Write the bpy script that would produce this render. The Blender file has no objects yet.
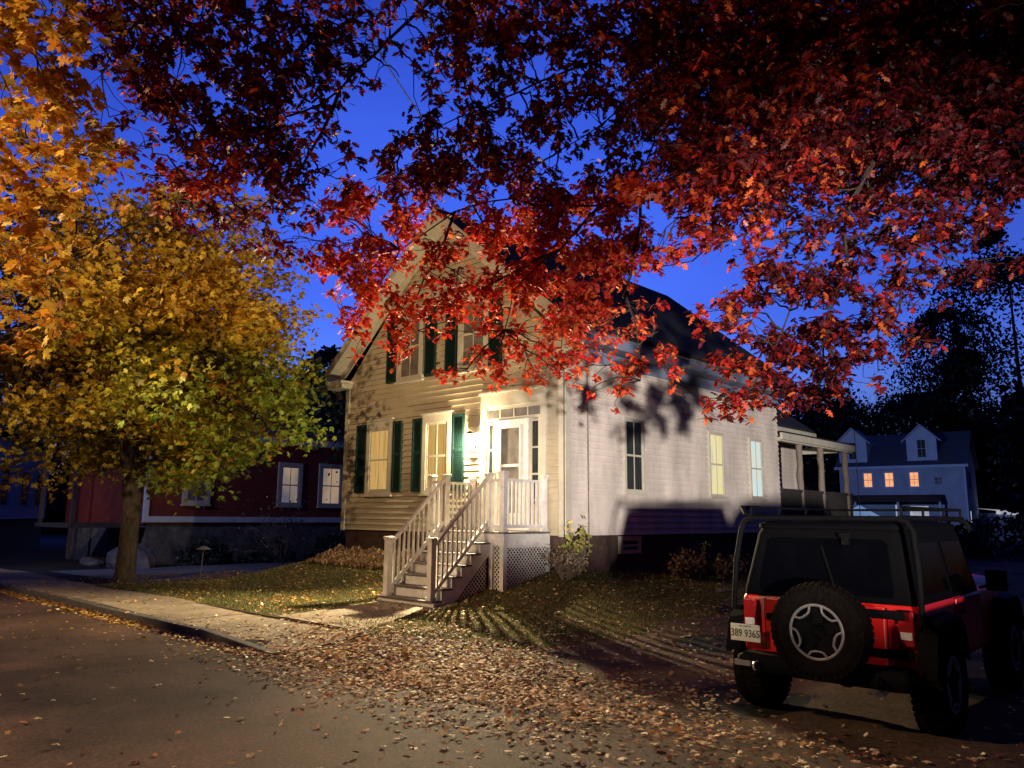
import bpy, math, random
import numpy as np
from math import sin, cos, pi, radians, sqrt, atan2, hypot
from mathutils import Vector, Matrix
random.seed(11); rng = np.random.default_rng(11)
C = bpy.context.scene.collection

# ------------------------------------------------------------------ materials
def mat(name):
    m = bpy.data.materials.new(name); m.use_nodes = True
    nt = m.node_tree; nt.nodes.clear()
    out = nt.nodes.new('ShaderNodeOutputMaterial')
    return m, nt, out
def N(nt, t, **k):
    n = nt.nodes.new(t)
    for a, b in k.items():
        if a in n.inputs: n.inputs[a].default_value = b
        else: setattr(n, a, b)
    return n
def noise(nt, scale, detail=4, rough=.6, stretch=None):
    tc = N(nt, 'ShaderNodeNewGeometry')
    src = tc.outputs['Position']
    if stretch:
        mp = N(nt, 'ShaderNodeMapping'); mp.inputs['Scale'].default_value = stretch
        nt.links.new(src, mp.inputs['Vector']); src = mp.outputs['Vector']
    n = N(nt, 'ShaderNodeTexNoise'); n.inputs['Scale'].default_value = scale
    n.inputs['Detail'].default_value = detail; n.inputs['Roughness'].default_value = rough
    nt.links.new(src, n.inputs['Vector']); return n.outputs['Fac']
def ramp(nt, fac, stops):
    r = N(nt, 'ShaderNodeValToRGB'); el = r.color_ramp.elements
    while len(el) < len(stops): el.new(.5)
    for e, (p, c) in zip(el, stops): e.position = p; e.color = (*c, 1)
    nt.links.new(fac, r.inputs['Fac']); return r.outputs['Color']
def mul(nt, a, b, f=1.):
    m = N(nt, 'ShaderNodeMix', data_type='RGBA', blend_type='MULTIPLY'); m.inputs[0].default_value = f
    nt.links.new(a, m.inputs[6]); nt.links.new(b, m.inputs[7]); return m.outputs[2]
def bump(nt, h, strength, dist=.02):
    b = N(nt, 'ShaderNodeBump'); b.inputs['Strength'].default_value = strength; b.inputs['Distance'].default_value = dist
    nt.links.new(h, b.inputs['Height']); return b.outputs['Normal']
def surf(name, c1, c2, scale=6, rough=.7, bs=.0, spec=.3, c3=None, big=None, metal=0, stretch=None, bscale=None, bdist=.02):
    """two-tone noise surface; big = (scale, dark, light) a second, larger grime pattern"""
    m, nt, out = mat(name)
    p = N(nt, 'ShaderNodeBsdfPrincipled'); p.inputs['Roughness'].default_value = rough
    p.inputs['Specular IOR Level'].default_value = spec; p.inputs['Metallic'].default_value = metal
    f = noise(nt, scale, 5, .65, stretch)
    st = [(.3, c1), (.7, c2)] if c3 is None else [(.28, c1), (.55, c2), (.8, c3)]
    col = ramp(nt, f, st)
    if big:
        g = noise(nt, big[0], 5, .7, big[3] if len(big) > 3 else None)
        col = mul(nt, col, ramp(nt, g, [(.35, (big[1],) * 3), (.65, (big[2],) * 3)]))
    nt.links.new(col, p.inputs['Base Color'])
    if bs:
        h = noise(nt, bscale or scale * 4, 6, .7)
        nt.links.new(bump(nt, h, bs, bdist), p.inputs['Normal'])
    nt.links.new(p.outputs[0], out.inputs[0]); return m
def glow(name, col, strength, pat=None):
    m, nt, out = mat(name); e = N(nt, 'ShaderNodeEmission'); e.inputs['Strength'].default_value = strength
    if pat:
        c = ramp(nt, noise(nt, pat[0], 3, .5, pat[1]), pat[2]); nt.links.new(c, e.inputs['Color'])
    else: e.inputs['Color'].default_value = (*col, 1)
    nt.links.new(e.outputs[0], out.inputs[0]); return m
def leafmat(name, trans=.35, rough=.5):
    m, nt, out = mat(name)
    a = N(nt, 'ShaderNodeAttribute', attribute_name='leafcol')
    d = N(nt, 'ShaderNodeBsdfDiffuse'); t = N(nt, 'ShaderNodeBsdfTranslucent'); g = N(nt, 'ShaderNodeBsdfGlossy')
    g.inputs['Roughness'].default_value = rough
    for x in (d, t): nt.links.new(a.outputs['Color'], x.inputs['Color'])
    m1 = N(nt, 'ShaderNodeMixShader'); m1.inputs[0].default_value = trans
    nt.links.new(d.outputs[0], m1.inputs[1]); nt.links.new(t.outputs[0], m1.inputs[2])
    m2 = N(nt, 'ShaderNodeMixShader'); m2.inputs[0].default_value = .035
    nt.links.new(m1.outputs[0], m2.inputs[1]); nt.links.new(g.outputs[0], m2.inputs[2])
    nt.links.new(m2.outputs[0], out.inputs[0]); return m

M = {}
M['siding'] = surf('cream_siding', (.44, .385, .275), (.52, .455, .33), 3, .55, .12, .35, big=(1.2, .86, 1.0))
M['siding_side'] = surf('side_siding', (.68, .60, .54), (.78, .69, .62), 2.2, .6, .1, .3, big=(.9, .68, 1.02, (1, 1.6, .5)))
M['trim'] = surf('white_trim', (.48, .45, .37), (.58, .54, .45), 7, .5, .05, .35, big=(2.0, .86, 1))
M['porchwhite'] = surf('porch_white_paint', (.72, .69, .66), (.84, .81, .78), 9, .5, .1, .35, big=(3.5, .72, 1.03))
M['tread'] = surf('grey_brown_decking', (.085, .075, .075), (.15, .13, .125), 12, .6, .2)
M['brick'] = surf('dark_brick_foundation', (.055, .035, .03), (.12, .075, .06), 9, .85, .4, .2, big=(2, .6, 1))
M['eave'] = surf('eave_shaded_trim', (.15, .18, .28), (.20, .23, .33), 3, .6, .1)  # dim bluish shade of the eave trim is put into its colour
M['blueshingle'] = surf('blue_grey_shingle', (.025, .03, .06), (.07, .08, .13), 6, .9, .5, .2)
M['stone'] = surf('fieldstone', (.07, .07, .07), (.2, .19, .18), 3, .85, .6, .2, big=(5, .5, 1))
M['rock'] = surf('pale_rock', (.06, .055, .055), (.17, .16, .155), 2.5, .85, .8, .2)
M['shingle'] = surf('asphalt_shingle', (.016, .016, .018), (.045, .042, .042), 30, .9, .5, .2, big=(1.2, .7, 1))
M['shutter'] = surf('green_shutter_paint', (.006, .022, .019), (.011, .034, .029), 8, .5, .05)
M['darkglass'] = surf('dark_window_glass', (.012, .016, .016), (.05, .06, .058), 5, .08, 0, .7, stretch=(5, 5, .6))
M['greyglass'] = surf('dim_window_glass', (.10, .09, .085), (.20, .18, .165), 6, .12, 0, .6)
M['lit'] = glow('lit_curtain', None, .62, (2.2, (5, 5, .3), [(.3, (.72, .38, .10)), (.5, (1.0, .62, .19)), (.7, (.80, .45, .14))]))
M['lit2'] = glow('bright_lit_curtain', None, .85, (2.0, (3, 3, .5), [(.3, (.95, .80, .36)), (.6, (1, .88, .50)), (.75, (.75, .72, .50))]))
M['lit3'] = glow('blue_lit_blind', None, .95, (2.0, (3, 3, .5), [(.3, (.78, .76, .55)), (.55, (.6, .78, .85)), (.75, (.9, .85, .6))]))
M['litred'] = glow('orange_lit_window', None, 1.0, (1.4, (1, 1, 2), [(.3, (.95, .30, .12)), (.6, (1, .52, .26)), (.8, (.6, .16, .06))]))
M['litdim'] = glow('dim_lit_window', None, .34, (.7, (1.3, 1.3, .5), [(.35, (.16, .20, .36)), (.60, (1, .70, .48))]))
M['bulb'] = glow('warm_bulb', (1, .83, .52), 130)
M['lampmetal'] = surf('black_lamp_metal', (.02, .02, .02), (.05, .05, .05), 20, .4, 0, .5, metal=.6)
M['brass'] = surf('worn_brass', (.35, .22, .08), (.5, .33, .12), 20, .35, metal=.9)
M['wood'] = surf('weathered_grey_post', (.15, .12, .10), (.27, .22, .185), 6, .8, .5, .2, stretch=(6, 6, .6))
M['darkwood'] = surf('dark_railing_wood', (.02, .018, .018), (.05, .043, .04), 9, .8, .3)
M['barkoak'] = surf('oak_bark', (.03, .02, .018), (.08, .055, .048), 14, .9, .9, .15, stretch=(3, 3, .6))
M['bark'] = surf('maple_bark', (.05, .04, .03), (.17, .14, .105), 9, .9, .9, .15, stretch=(3, 3, .7), big=(1.6, .6, 1))
M['darkbark'] = surf('dark_bark', (.01, .01, .012), (.025, .022, .025), 9, .9, .4, .1)
M['asphalt'] = surf('old_asphalt', (.046, .026, .018), (.098, .058, .041), 38, .8, .6, .12, c3=(.17, .11, .078), big=(.42, .42, 1.2), bscale=90, bdist=.012)
M['concrete'] = surf('sidewalk_concrete', (.20, .16, .115), (.31, .25, .18), 9, .85, .4, .2, big=(1.3, .62, 1.05), bscale=60, bdist=.01)
M['drive2'] = surf('cool_grey_drive', (.09, .10, .11), (.15, .16, .17), 10, .8, .3, .25, big=(1, .7, 1))
M['granite'] = surf('granite_kerb', (.05, .045, .045), (.12, .11, .10), 16, .8, .5, .2)
M['gravel'] = surf('dirt_gravel', (.06, .038, .026), (.13, .085, .058), 22, .9, .9, .1, c3=(.20, .145, .10), big=(.8, .6, 1.1), bscale=70, bdist=.02)
M['soil'] = surf('lawn_soil', (.04, .032, .015), (.085, .068, .03), 9, .95, .8, .1, c3=(.09, .08, .035), big=(.7, .6, 1.1), bscale=60)
M['far'] = surf('far_ground', (.012, .014, .012), (.03, .03, .025), 1.5, .95, .3, .1)
M['red'] = surf('red_clapboard', (.17, .034, .026), (.23, .045, .034), 3, .7, .2, .2, big=(1, .8, 1))
M['coolwhite'] = surf('cool_white_paint', (.5, .54, .6), (.62, .66, .72), 3, .6, .1)
M['bluehouse'] = surf('pale_blue_siding', (.24, .31, .50), (.32, .39, .58), 2, .65, .15)
M['violethouse'] = surf('greyblue_siding', (.20, .25, .42), (.28, .33, .50), 1.2, .7, .1, big=(.5, .75, 1))
M['carred'] = surf('red_car_paint', (.62, .012, .012), (.70, .018, .014), 3, .32, 0, .5, big=(3, .85, 1))
M['black'] = surf('black_plastic', (.002, .002, .003), (.005, .005, .006), 30, .75, .0, .06)
M['hardtop'] = surf('black_hardtop', (.002, .002, .003), (.003, .003, .004), 40, .75, .0, .03)
M['carglass'] = surf('smoked_car_glass', (.001, .001, .0015), (.002, .002, .003), 4, .05, 0, .15)
M['rubber'] = surf('tyre_rubber', (.003, .0025, .0025), (.011, .007, .006), 26, .9, .5, .06)
M['machined'] = surf('machined_alloy', (.15, .145, .15), (.22, .21, .215), 20, .45, 0, .4, metal=.2)
M['chrome'] = surf('bright_metal', (.5, .5, .5), (.7, .7, .7), 20, .25, 0, .5, metal=.9)
M['dirtyrim'] = surf('dusty_alloy', (.20, .19, .19), (.36, .34, .34), 12, .6, .2)
M['lens'] = surf('red_lens', (.22, .006, .008), (.34, .012, .012), 30, .2, 0, .6)
M['clearlens'] = surf('clear_lens', (.5, .5, .5), (.75, .75, .75), 60, .25, 0, .6)
M['plate'] = surf('plate_cream', (.52, .54, .46), (.62, .63, .55), 20, .5)
M['plateink'] = surf('plate_green_ink', (.01, .04, .03), (.02, .06, .04), 20, .6)
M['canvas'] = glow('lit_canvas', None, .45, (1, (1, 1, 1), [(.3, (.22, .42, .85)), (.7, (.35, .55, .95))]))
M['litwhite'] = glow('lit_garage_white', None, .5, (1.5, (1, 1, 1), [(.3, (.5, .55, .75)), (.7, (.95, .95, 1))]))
M['oakleaf'] = leafmat('red_oak_leaf', .30)
M['mapleleaf'] = leafmat('maple_leaf', .40)
M['litter'] = leafmat('dry_leaf', .12)
M['grass'] = leafmat('grass_blade', .25)
M['bushleaf'] = leafmat('bush_leaf', .2)

# ------------------------------------------------------------------ mesh builder
def tag(o, label=None, cat=None, group=None, kind=None):
    if label: o['label'] = label
    if cat: o['category'] = cat
    if group: o['group'] = group
    if kind: o['kind'] = kind
    return o
def thing(name, label, cat, loc=(0, 0, 0), rz=0, group=None):
    o = bpy.data.objects.new(name, None); C.objects.link(o)
    o.location = loc; o.rotation_euler = (0, 0, rz); o.empty_display_size = .2
    return tag(o, label, cat, group)
def worldloc(o):
    v = Vector((0, 0, 0))
    while o is not None: v = v + o.location; o = o.parent
    return v
class MB:
    def __init__(s): s.v = []; s.f = []; s.sm = []
    def add(s, vs, fs, smooth=False):
        n = len(s.v); s.v += [tuple(v) for v in vs]; s.f += [[i + n for i in f] for f in fs]; s.sm += [smooth] * len(fs); return s
    def box(s, x0, x1, y0, y1, z0, z1, T=None):
        vs = [(x, y, z) for x in (x0, x1) for y in (y0, y1) for z in (z0, z1)]
        if T: vs = [T(*v) for v in vs]
        return s.add(vs, [(0, 1, 3, 2), (4, 6, 7, 5), (0, 4, 5, 1), (2, 3, 7, 6), (0, 2, 6, 4), (1, 5, 7, 3)])
    def prism(s, poly, a0, a1, T):
        """poly: list of (p,q); extruded along third axis a; T(p,q,a)->xyz"""
        n = len(poly)
        vs = [T(p, q, a0) for p, q in poly] + [T(p, q, a1) for p, q in poly]
        fs = [list(range(n))[::-1], list(range(n, 2 * n))] + [[i, (i + 1) % n, n + (i + 1) % n, n + i] for i in range(n)]
        return s.add(vs, fs)
    def bar(s, p0, p1, w, h, up=(0, 0, 1)):
        p0 = Vector(p0); p1 = Vector(p1); d = (p1 - p0).normalized(); u = Vector(up)
        sd = d.cross(u)
        if sd.length < 1e-4: sd = Vector((1, 0, 0))
        sd.normalize(); u = sd.cross(d)
        vs = [p + sd * a * w / 2 + u * b * h / 2 for p in (p0, p1) for a, b in ((-1, -1), (1, -1), (1, 1), (-1, 1))]
        return s.add(vs, [(3, 2, 1, 0), (4, 5, 6, 7), (0, 1, 5, 4), (1, 2, 6, 5), (2, 3, 7, 6), (3, 0, 4, 7)])
    def tube(s, pts, rad, n=8, cap=True):
        pts = [Vector(p) for p in pts]; k = len(pts)
        if not hasattr(rad, '__len__'): rad = [rad] * k
        ref = None; base = len(s.v); vs = []
        for i, p in enumerate(pts):
            d = (pts[min(i + 1, k - 1)] - pts[max(i - 1, 0)]).normalized()
            if ref is None:
                ref = d.cross(Vector((0, 0, 1)));
                if ref.length < .1: ref = d.cross(Vector((1, 0, 0)))
            ref = (ref - d * ref.dot(d)).normalized(); b = d.cross(ref)
            for j in range(n):
                a = 2 * pi * j / n; vs.append(p + (ref * cos(a) + b * sin(a)) * rad[i])
        fs = [[i * n + j, i * n + (j + 1) % n, (i + 1) * n + (j + 1) % n, (i + 1) * n + j] for i in range(k - 1) for j in range(n)]
        s.add(vs, fs, True)
        if cap: s.add(vs[:n], [list(range(n))[::-1]]); s.add(vs[-n:], [list(range(n))])
        return s
    def lathe(s, prof, T, n=32, smooth=True):
        """prof list of (r, a) ; T(x,y,a)"""
        vs = [T(r * cos(2 * pi * j / n), r * sin(2 * pi * j / n), a) for r, a in prof for j in range(n)]
        k = len(prof)
        fs = [[i * n + j, i * n + (j + 1) % n, (i + 1) * n + (j + 1) % n, (i + 1) * n + j] for i in range(k - 1) for j in range(n)]
        return s.add(vs, fs, smooth)
    def build(s, name, m, parent=None, local=False, bevel=0):
        me = bpy.data.meshes.new(name); off = Vector((0, 0, 0))
        if parent is not None and not local: off = worldloc(parent)
        me.from_pydata([(v[0] - off[0], v[1] - off[1], v[2] - off[2]) for v in s.v], [], s.f)
        me.polygons.foreach_set('use_smooth', s.sm); me.update()
        me.materials.append(m)
        o = bpy.data.objects.new(name, me); C.objects.link(o)
        if parent is not None: o.parent = parent
        if bevel:
            b = o.modifiers.new('bevel', 'BEVEL'); b.width = bevel; b.segments = 2; b.limit_method = 'ANGLE'
        return o

# ------------------------------------------------------------------ leaves
def star(outline):
    """outline: (x,y) list around the leaf, returns verts (centre first) and triangle fan"""
    v = [(0, .45, 0)] + [(x, y, -.35 * abs(x) + .1 * sin(y * 3)) for x, y in outline]
    n = len(outline)
    return np.array(v), np.array([(0, 1 + i, 1 + (i + 1) % n) for i in range(n)])
def mirror(half): return half + [(-x, y) for x, y in half[::-1] if abs(x) > 1e-6]
OAK = star(mirror([(0, 0), (.06, .10), (.22, .16), (.10, .27), (.36, .42), (.13, .50), (.33, .72), (.12, .72), (.13, .88), (0, 1.02)]))
MAPLE = star(mirror([(0, 0), (.10, .08), (.36, .02), (.28, .18), (.55, .38), (.46, .46), (.50, .62), (.26, .52), (.17, .60), (.22, .80), (.10, .80), (0, 1.02)]))
BLOB = star(mirror([(0, 0), (.22, .18), (.30, .45), (.18, .78), (0, 1)]))
BLADE = (np.array([(-.5, 0, 0), (.5, 0, 0), (0, 1., .15)]), np.array([(0, 1, 2)]))
def norm(a): return a / (np.linalg.norm(a, axis=1, keepdims=True) + 1e-9)
def leaves(name, tmpl, pos, direc, normal, size, col, m, parent=None, width=None):
    """one mesh of many leaf-shaped faces; direc = stem-to-tip, normal = upper side"""
    tv, tf = tmpl; n = len(pos); V = len(tv)
    pos = np.asarray(pos, float); direc = norm(np.asarray(direc, float)); normal = np.asarray(normal, float)
    side = norm(np.cross(direc, normal)); up = np.cross(side, direc)
    size = np.broadcast_to(np.asarray(size, float), (n,)); w = size if width is None else np.broadcast_to(width, (n,))
    curl = rng.uniform(.3, 1.6, n)
    P = pos[:, None, :] + side[:, None, :] * (tv[None, :, 0:1] * w[:, None, None]) + direc[:, None, :] * (tv[None, :, 1:2] * size[:, None, None]) \
        + up[:, None, :] * (tv[None, :, 2:3] * (size * curl)[:, None, None])
    F = (tf[None] + (np.arange(n) * V)[:, None, None]).reshape(-1, 3)
    me = bpy.data.meshes.new(name); off = np.array(worldloc(parent)) if parent is not None else 0
    me.vertices.add(n * V); me.vertices.foreach_set('co', (P.reshape(-1, 3) - off).ravel().astype('f'))
    k = len(F); me.loops.add(k * 3); me.loops.foreach_set('vertex_index', F.ravel().astype('i'))
    me.polygons.add(k); me.polygons.foreach_set('loop_start', np.arange(0, k * 3, 3).astype('i'))
    me.update(calc_edges=True)
    at = me.color_attributes.new('leafcol', 'FLOAT_COLOR', 'POINT')
    cc = np.ones((n, V, 4)); cc[:, :, :3] = np.clip(np.asarray(col), 0, 1)[:, None, :]
    at.data.foreach_set('color', cc.ravel().astype('f'))
    me.materials.append(m); me.validate()
    o = bpy.data.objects.new(name, me); C.objects.link(o)
    if parent is not None: o.parent = parent
    return o
def rosettes(tips, per, size, droop, spread=1.0):
    """several leaves round each twig tip"""
    tips = np.asarray(tips, float); n = len(tips) * per
    base = np.repeat(tips, per, 0) + rng.normal(0, size * .35, (n, 3))
    a = rng.uniform(0, 2 * pi, n)
    d = np.stack([np.cos(a) * spread, np.sin(a) * spread, rng.normal(-droop, .45, n)], 1)
    nm = np.stack([rng.normal(0, .55, n), rng.normal(0, .55, n), np.ones(n)], 1)
    return base, d, nm, size * rng.uniform(.65, 1.25, n)
def mixcol(cols, n, w=None, jit=.18):
    cols = np.array(cols, float); i = rng.choice(len(cols), n, p=w)
    return cols[i] * np.clip(rng.normal(1, jit, (n, 1)), .45, 1.6)
PW = dict(lantern=340, lawn=4600, head=90000, hcone=15.5, haim=(0, 5.0, 1.1), lamppos=(-1.2, -14.6, 6.4), lamp=4300, sun=.015, sunel=-3.0, sunrot=-43, tint=(.25, .38, .95), sky=7.6)
# ------------------------------------------------------------------ ground shape
BASE_L = -1.13
def sst(a, b, x):
    t = min(1, max(0, (x - a) / (b - a))); return t * t * (3 - 2 * t)
def smax(a, b, k=.12):
    h = max(0, min(1, .5 + .5 * (a - b) / k)); return b * (1 - h) + a * h + k * h * (1 - h)
def ground(x, y):
    dx = max(-6.8 - x, 0, x); dy = max(-y, 0); dyb = max(y - 13.6, 0)
    d = hypot(dx, hypot(dy, dyb))
    top = -.57 - .235 * d - (.012 * max(y, 0) + .08 * sst(-1.5, 0, x)) * 1.0 - .02 * max(y, 0) * sst(-.5, .5, x)
    top = max(top, -2.2)
    flo = BASE_L - .20 * sst(.5, 4.5, x) - .08 * sst(4.2, 5.6, x) + .012 * min(0, x + 7)
    if y < -4.2 and x > .3: flo = flo + (-1.258 - flo) * sst(-4.4, -6.2, y)
    h = smax(top, flo)
    if x < -8.5: h += -.0
    r = hypot(x, y)
    if r > 30: h = h - .006 * (r - 30) * sst(30, 80, r)
    return h
def gz(x, y): return ground(x, y)

def gridsheet(name, xs, ys, zf, m, keep=None, smooth=True):
    b = MB(); idx = {}
    nx, ny = len(xs), len(ys)
    vs = [(x, y, zf(x, y)) for y in ys for x in xs]
    fs = [[j * nx + i, j * nx + i + 1, (j + 1) * nx + i + 1, (j + 1) * nx + i] for j in range(ny - 1) for i in range(nx - 1)
          if keep is None or keep((xs[i] + xs[i + 1]) / 2, (ys[j] + ys[j + 1]) / 2)]
    b.add(vs, fs, smooth); return tag(b.build(name, m), kind='structure')
def ruled(name, ys, xl, xr, nx, zf, m, off):
    """sheet between two boundary curves x=xl(y), x=xr(y)"""
    b = MB(); vs = []; 
    for y in ys:
        a, c = xl(y), xr(y)
        for i in range(nx):
            x = a + (c - a) * i / (nx - 1); vs.append((x, y, zf(x, y) + off))
    fs = [[j * nx + i, j * nx + i + 1, (j + 1) * nx + i + 1, (j + 1) * nx + i] for j in range(len(ys) - 1) for i in range(nx - 1)]
    b.add(vs, fs, True); return tag(b.build(name, m), kind='structure')
def fr(a, b, s):
    n = max(1, int(round((b - a) / s))); return [a + (b - a) * i / n for i in range(n + 1)]
# terrain to the horizon, with the lawn around the house on it
xs = [-3000, -900, -300, -120, -60, -35] + fr(-24, 24, .3) + [35, 60, 120, 300, 900, 3000]
ys = [-3000, -900, -300, -100, -40, -20, -12] + fr(-9, 30, .3) + [40, 60, 100, 300, 900, 3000]
def zt(x, y):
    h = ground(x, y)
    if y < -6.0: h = min(h, -1.30)
    if y < -4.6 and x < .75: h = min(h, -1.20)
    return h
gridsheet('ground', xs, ys, zt, M['far'])
# lawn sheet right round the front and the side of the house
def lawn_edge(y): return 2.75 - .75 * sst(-1.5, 3, y) + .12 * sin(y * 2.3) - 1.75 * sst(-3.6, -4.78, y)
ruled('lawn', fr(-4.83, 14, .15), lambda y: -8.3 + .15 * sin(y * 1.7), lawn_edge, 80, ground, M['soil'], .006)
ruled('driveway', fr(-6.1, 24, .2), lambda y: lawn_edge(y) - .12 if y > -4.7 else .78, lambda y: 11.5 + .2 * sin(y), 60,
      lambda x, y: ground(x, y) + .02 * sin(x * 1.9 + 1) * sin(y * 1.3) * sst(-5.8, -4.5, y), M['gravel'], .012)
ruled('neighbour_driveway', fr(-3.9, 16, .4), lambda y: -14.6, lambda y: -8.75 + .1 * sin(y), 12, ground, M['drive2'], .008)
# street with a gentle crown
b = MB(); xs2 = [-400, -120, -50] + fr(-20, 20, 1) + [50, 120, 400]; yy = fr(-18, -6.1, .7)
vs = [(x, y, -1.248 + .05 * sst(-6.1, -9, y) - (.0 if x < 8 else 0)) for y in yy for x in xs2]
nx = len(xs2)
b.add(vs, [[j * nx + i, j * nx + i + 1, (j + 1) * nx + i + 1, (j + 1) * nx + i] for j in range(len(yy) - 1) for i in range(nx - 1)], True)
tag(b.build('street', M['asphalt']), kind='structure')
# sidewalk: slabs with joints, one object of the setting
def sidez(x, y): return BASE_L + .015 * sin(x * .9) - .012 * (y + 4.8) * -1 - .105 * sst(-1.4, .7, x) * sst(-4.6, -6.05, y)
b = MB(); x = .78; k = 0
while x > -40:
    w = 1.5; x0 = x - w + .012
    xa = fr(x0, x, .25)
    for i in range(len(xa) - 1):
        p, q = xa[i], xa[i + 1]; t = random.uniform(-.004, .004) if i == 0 else t
        y0, y1 = -5.97, -4.80 + (.06 if k % 3 == 0 else 0)
        zz = lambda X, Y: sidez(X, Y) + t
        b.add([(p, y0, zz(p, y0)), (q, y0, zz(q, y0)), (q, y1, zz(q, y1)), (p, y1, zz(p, y1))], [(0, 1, 2, 3)])
    b.add([(x0, y0, -1.3), (x, y0, -1.3), (x, y0, zz(x, y0)), (x0, y0, zz(x0, y0))], [(0, 1, 2, 3)])
    x -= w; k += 1
tag(b.build('sidewalk', M['concrete']), kind='structure')
b = MB()
b.add([(1.35, -4.85, ground(1.35, -4.85) + .02), (-2.05, -2.3, -1.12), (-.55, -2.3, -1.12), (-1.6, -4.8, BASE_L + .012), (.6, -4.81, ground(.6, -4.8) + .02)], [])
def pathz(x, y): return max(ground(x, y) + .018, -1.14) if y > -4.78 else ground(x, y) + .018
ruled('front_path', fr(-4.79, -2.1, .2), lambda y: -2.0 + .55 * sst(-2.6, -4.79, y), lambda y: -.5 + .95 * sst(-2.6, -4.79, y), 10, pathz, M['concrete'], 0)
# granite kerb, one stone after another; each a thing
x = .72; i = 0; first = None
while x > -34:
    w = random.uniform(1.5, 2.2); x0 = x - w
    tz = -1.140 + random.uniform(-.016, .012); dy = random.uniform(-.02, .018)
    drop = .09 if i == 0 else 0
    b = MB()
    b.add([(x0 + .006, -6.13 + dy, -1.42), (x - .006, -6.13 + dy, -1.42), (x - .006, -5.98 + dy, -1.42), (x0 + .006, -5.98 + dy, -1.42),
           (x0 + .006, -6.115 + dy, tz), (x - .006, -6.115 + dy, tz - drop), (x - .006, -5.985 + dy, tz - drop), (x0 + .006, -5.985 + dy, tz)],
          [(3, 2, 1, 0), (4, 5, 6, 7), (0, 1, 5, 4), (1, 2, 6, 5), (2, 3, 7, 6), (3, 0, 4, 7)])
    o = b.build('kerb_stone', M['granite'], bevel=.012)
    tag(o, 'sloping end stone of the granite kerb beside the driveway mouth' if i == 0 else 'dark granite stone in the leaf-strewn kerb left of its sloping end stone', 'kerb stone', None if i == 0 else 'granite kerb stones along the sidewalk')
    x = x0; i += 1

# ------------------------------------------------------------------ the house
H = 3.42; W = 6.82; RIDGE_X = -3.41; RIDGE_Z = 7.02; L = 8.75
HOUSE = thing('clapboard_house', 'cream clapboard gabled house with dark green shutters and a lit front entry', 'house', (-3.4, 0, -1.0))
EX = .0127
def F_(a, n, z): return (a, -n, z)          # front face: a = x, n = outwards
def S_(a, n, z): return (n, a, z)           # side face: a = y, n = outwards
def lap(b, T, a0f, a1f, z0, z1, step=.124, proud=.038):
    """lapped boards: every course leans out to its lower edge, with a real lip"""
    z = z0
    while z < z1 - 1e-6:
        zt_ = min(z + step, z1)
        a0, a1, c0, c1 = a0f(z), a1f(z), a0f(zt_), a1f(zt_)
        if a1 - a0 > .02 and c1 - c0 > -.3:
            c1 = max(c1, c0)
            b.add([T(a0, proud, z), T(a1, proud, z), T(c1, .004, zt_), T(c0, .004, zt_)], [(0, 1, 2, 3)])
            b.add([T(a0, 0, z), T(a1, 0, z), T(a1, proud, z), T(a0, proud, z)], [(0, 1, 2, 3)])
        z = zt_
    return b
SL = (RIDGE_Z - .12 - H) / 3.41
def gl(z): return -W + .1 if z < H else -W + .02 + (z - H) / SL
def gr(z): return -.1 if z < H else -.02 - (z - H) / SL
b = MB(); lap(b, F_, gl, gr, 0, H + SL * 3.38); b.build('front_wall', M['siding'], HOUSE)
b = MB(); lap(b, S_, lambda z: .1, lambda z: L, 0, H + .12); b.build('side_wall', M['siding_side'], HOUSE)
# body behind the boards so light does not pass through
b = MB()
T = lambda p, q, a: (p, a, q)
b.prism([(-W + .01, 0), (-.01, 0), (-.01, H + .1), (RIDGE_X, RIDGE_Z - .14), (-W + .01, H + .1)], .01, L, T)
b.build('wall_core', M['siding'], HOUSE)
b = MB(); b.box(-W + .06, -.06, .05, L, -2.0, -.002); b.build('foundation', M['brick'], HOUSE)
b = MB()
b.box(-.12, .03, -.052, .0, -.02, H); b.box(0, .052, -.052, .11, -.021, H - .003)
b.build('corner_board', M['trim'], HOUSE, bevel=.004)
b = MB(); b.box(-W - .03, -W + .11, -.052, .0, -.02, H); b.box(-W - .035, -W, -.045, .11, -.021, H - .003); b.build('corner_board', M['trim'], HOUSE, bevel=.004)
# roof
def roofslab(b, y0, y1, th=.09, ox=.48, xr=RIDGE_X, zr=RIDGE_Z, half=3.41, zeave=None, sides=(1, -1)):
    ze = zeave
    for s_ in sides:
        e = (half + ox); zz = ze
        b.add([(xr + s_ * e, y0, zz), (xr + s_ * e, y1, zz), (xr, y1, zr), (xr, y0, zr),
               (xr + s_ * e, y0, zz - th), (xr + s_ * e, y1, zz - th), (xr, y1, zr - th), (xr, y0, zr - th)],
              [(0, 1, 2, 3), (7, 6, 5, 4), (0, 4, 5, 1), (0, 3, 7, 4), (1, 5, 6, 2)])
b = MB(); roofslab(b, -.34, 9.06, zeave=3.84 - .02)
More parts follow.
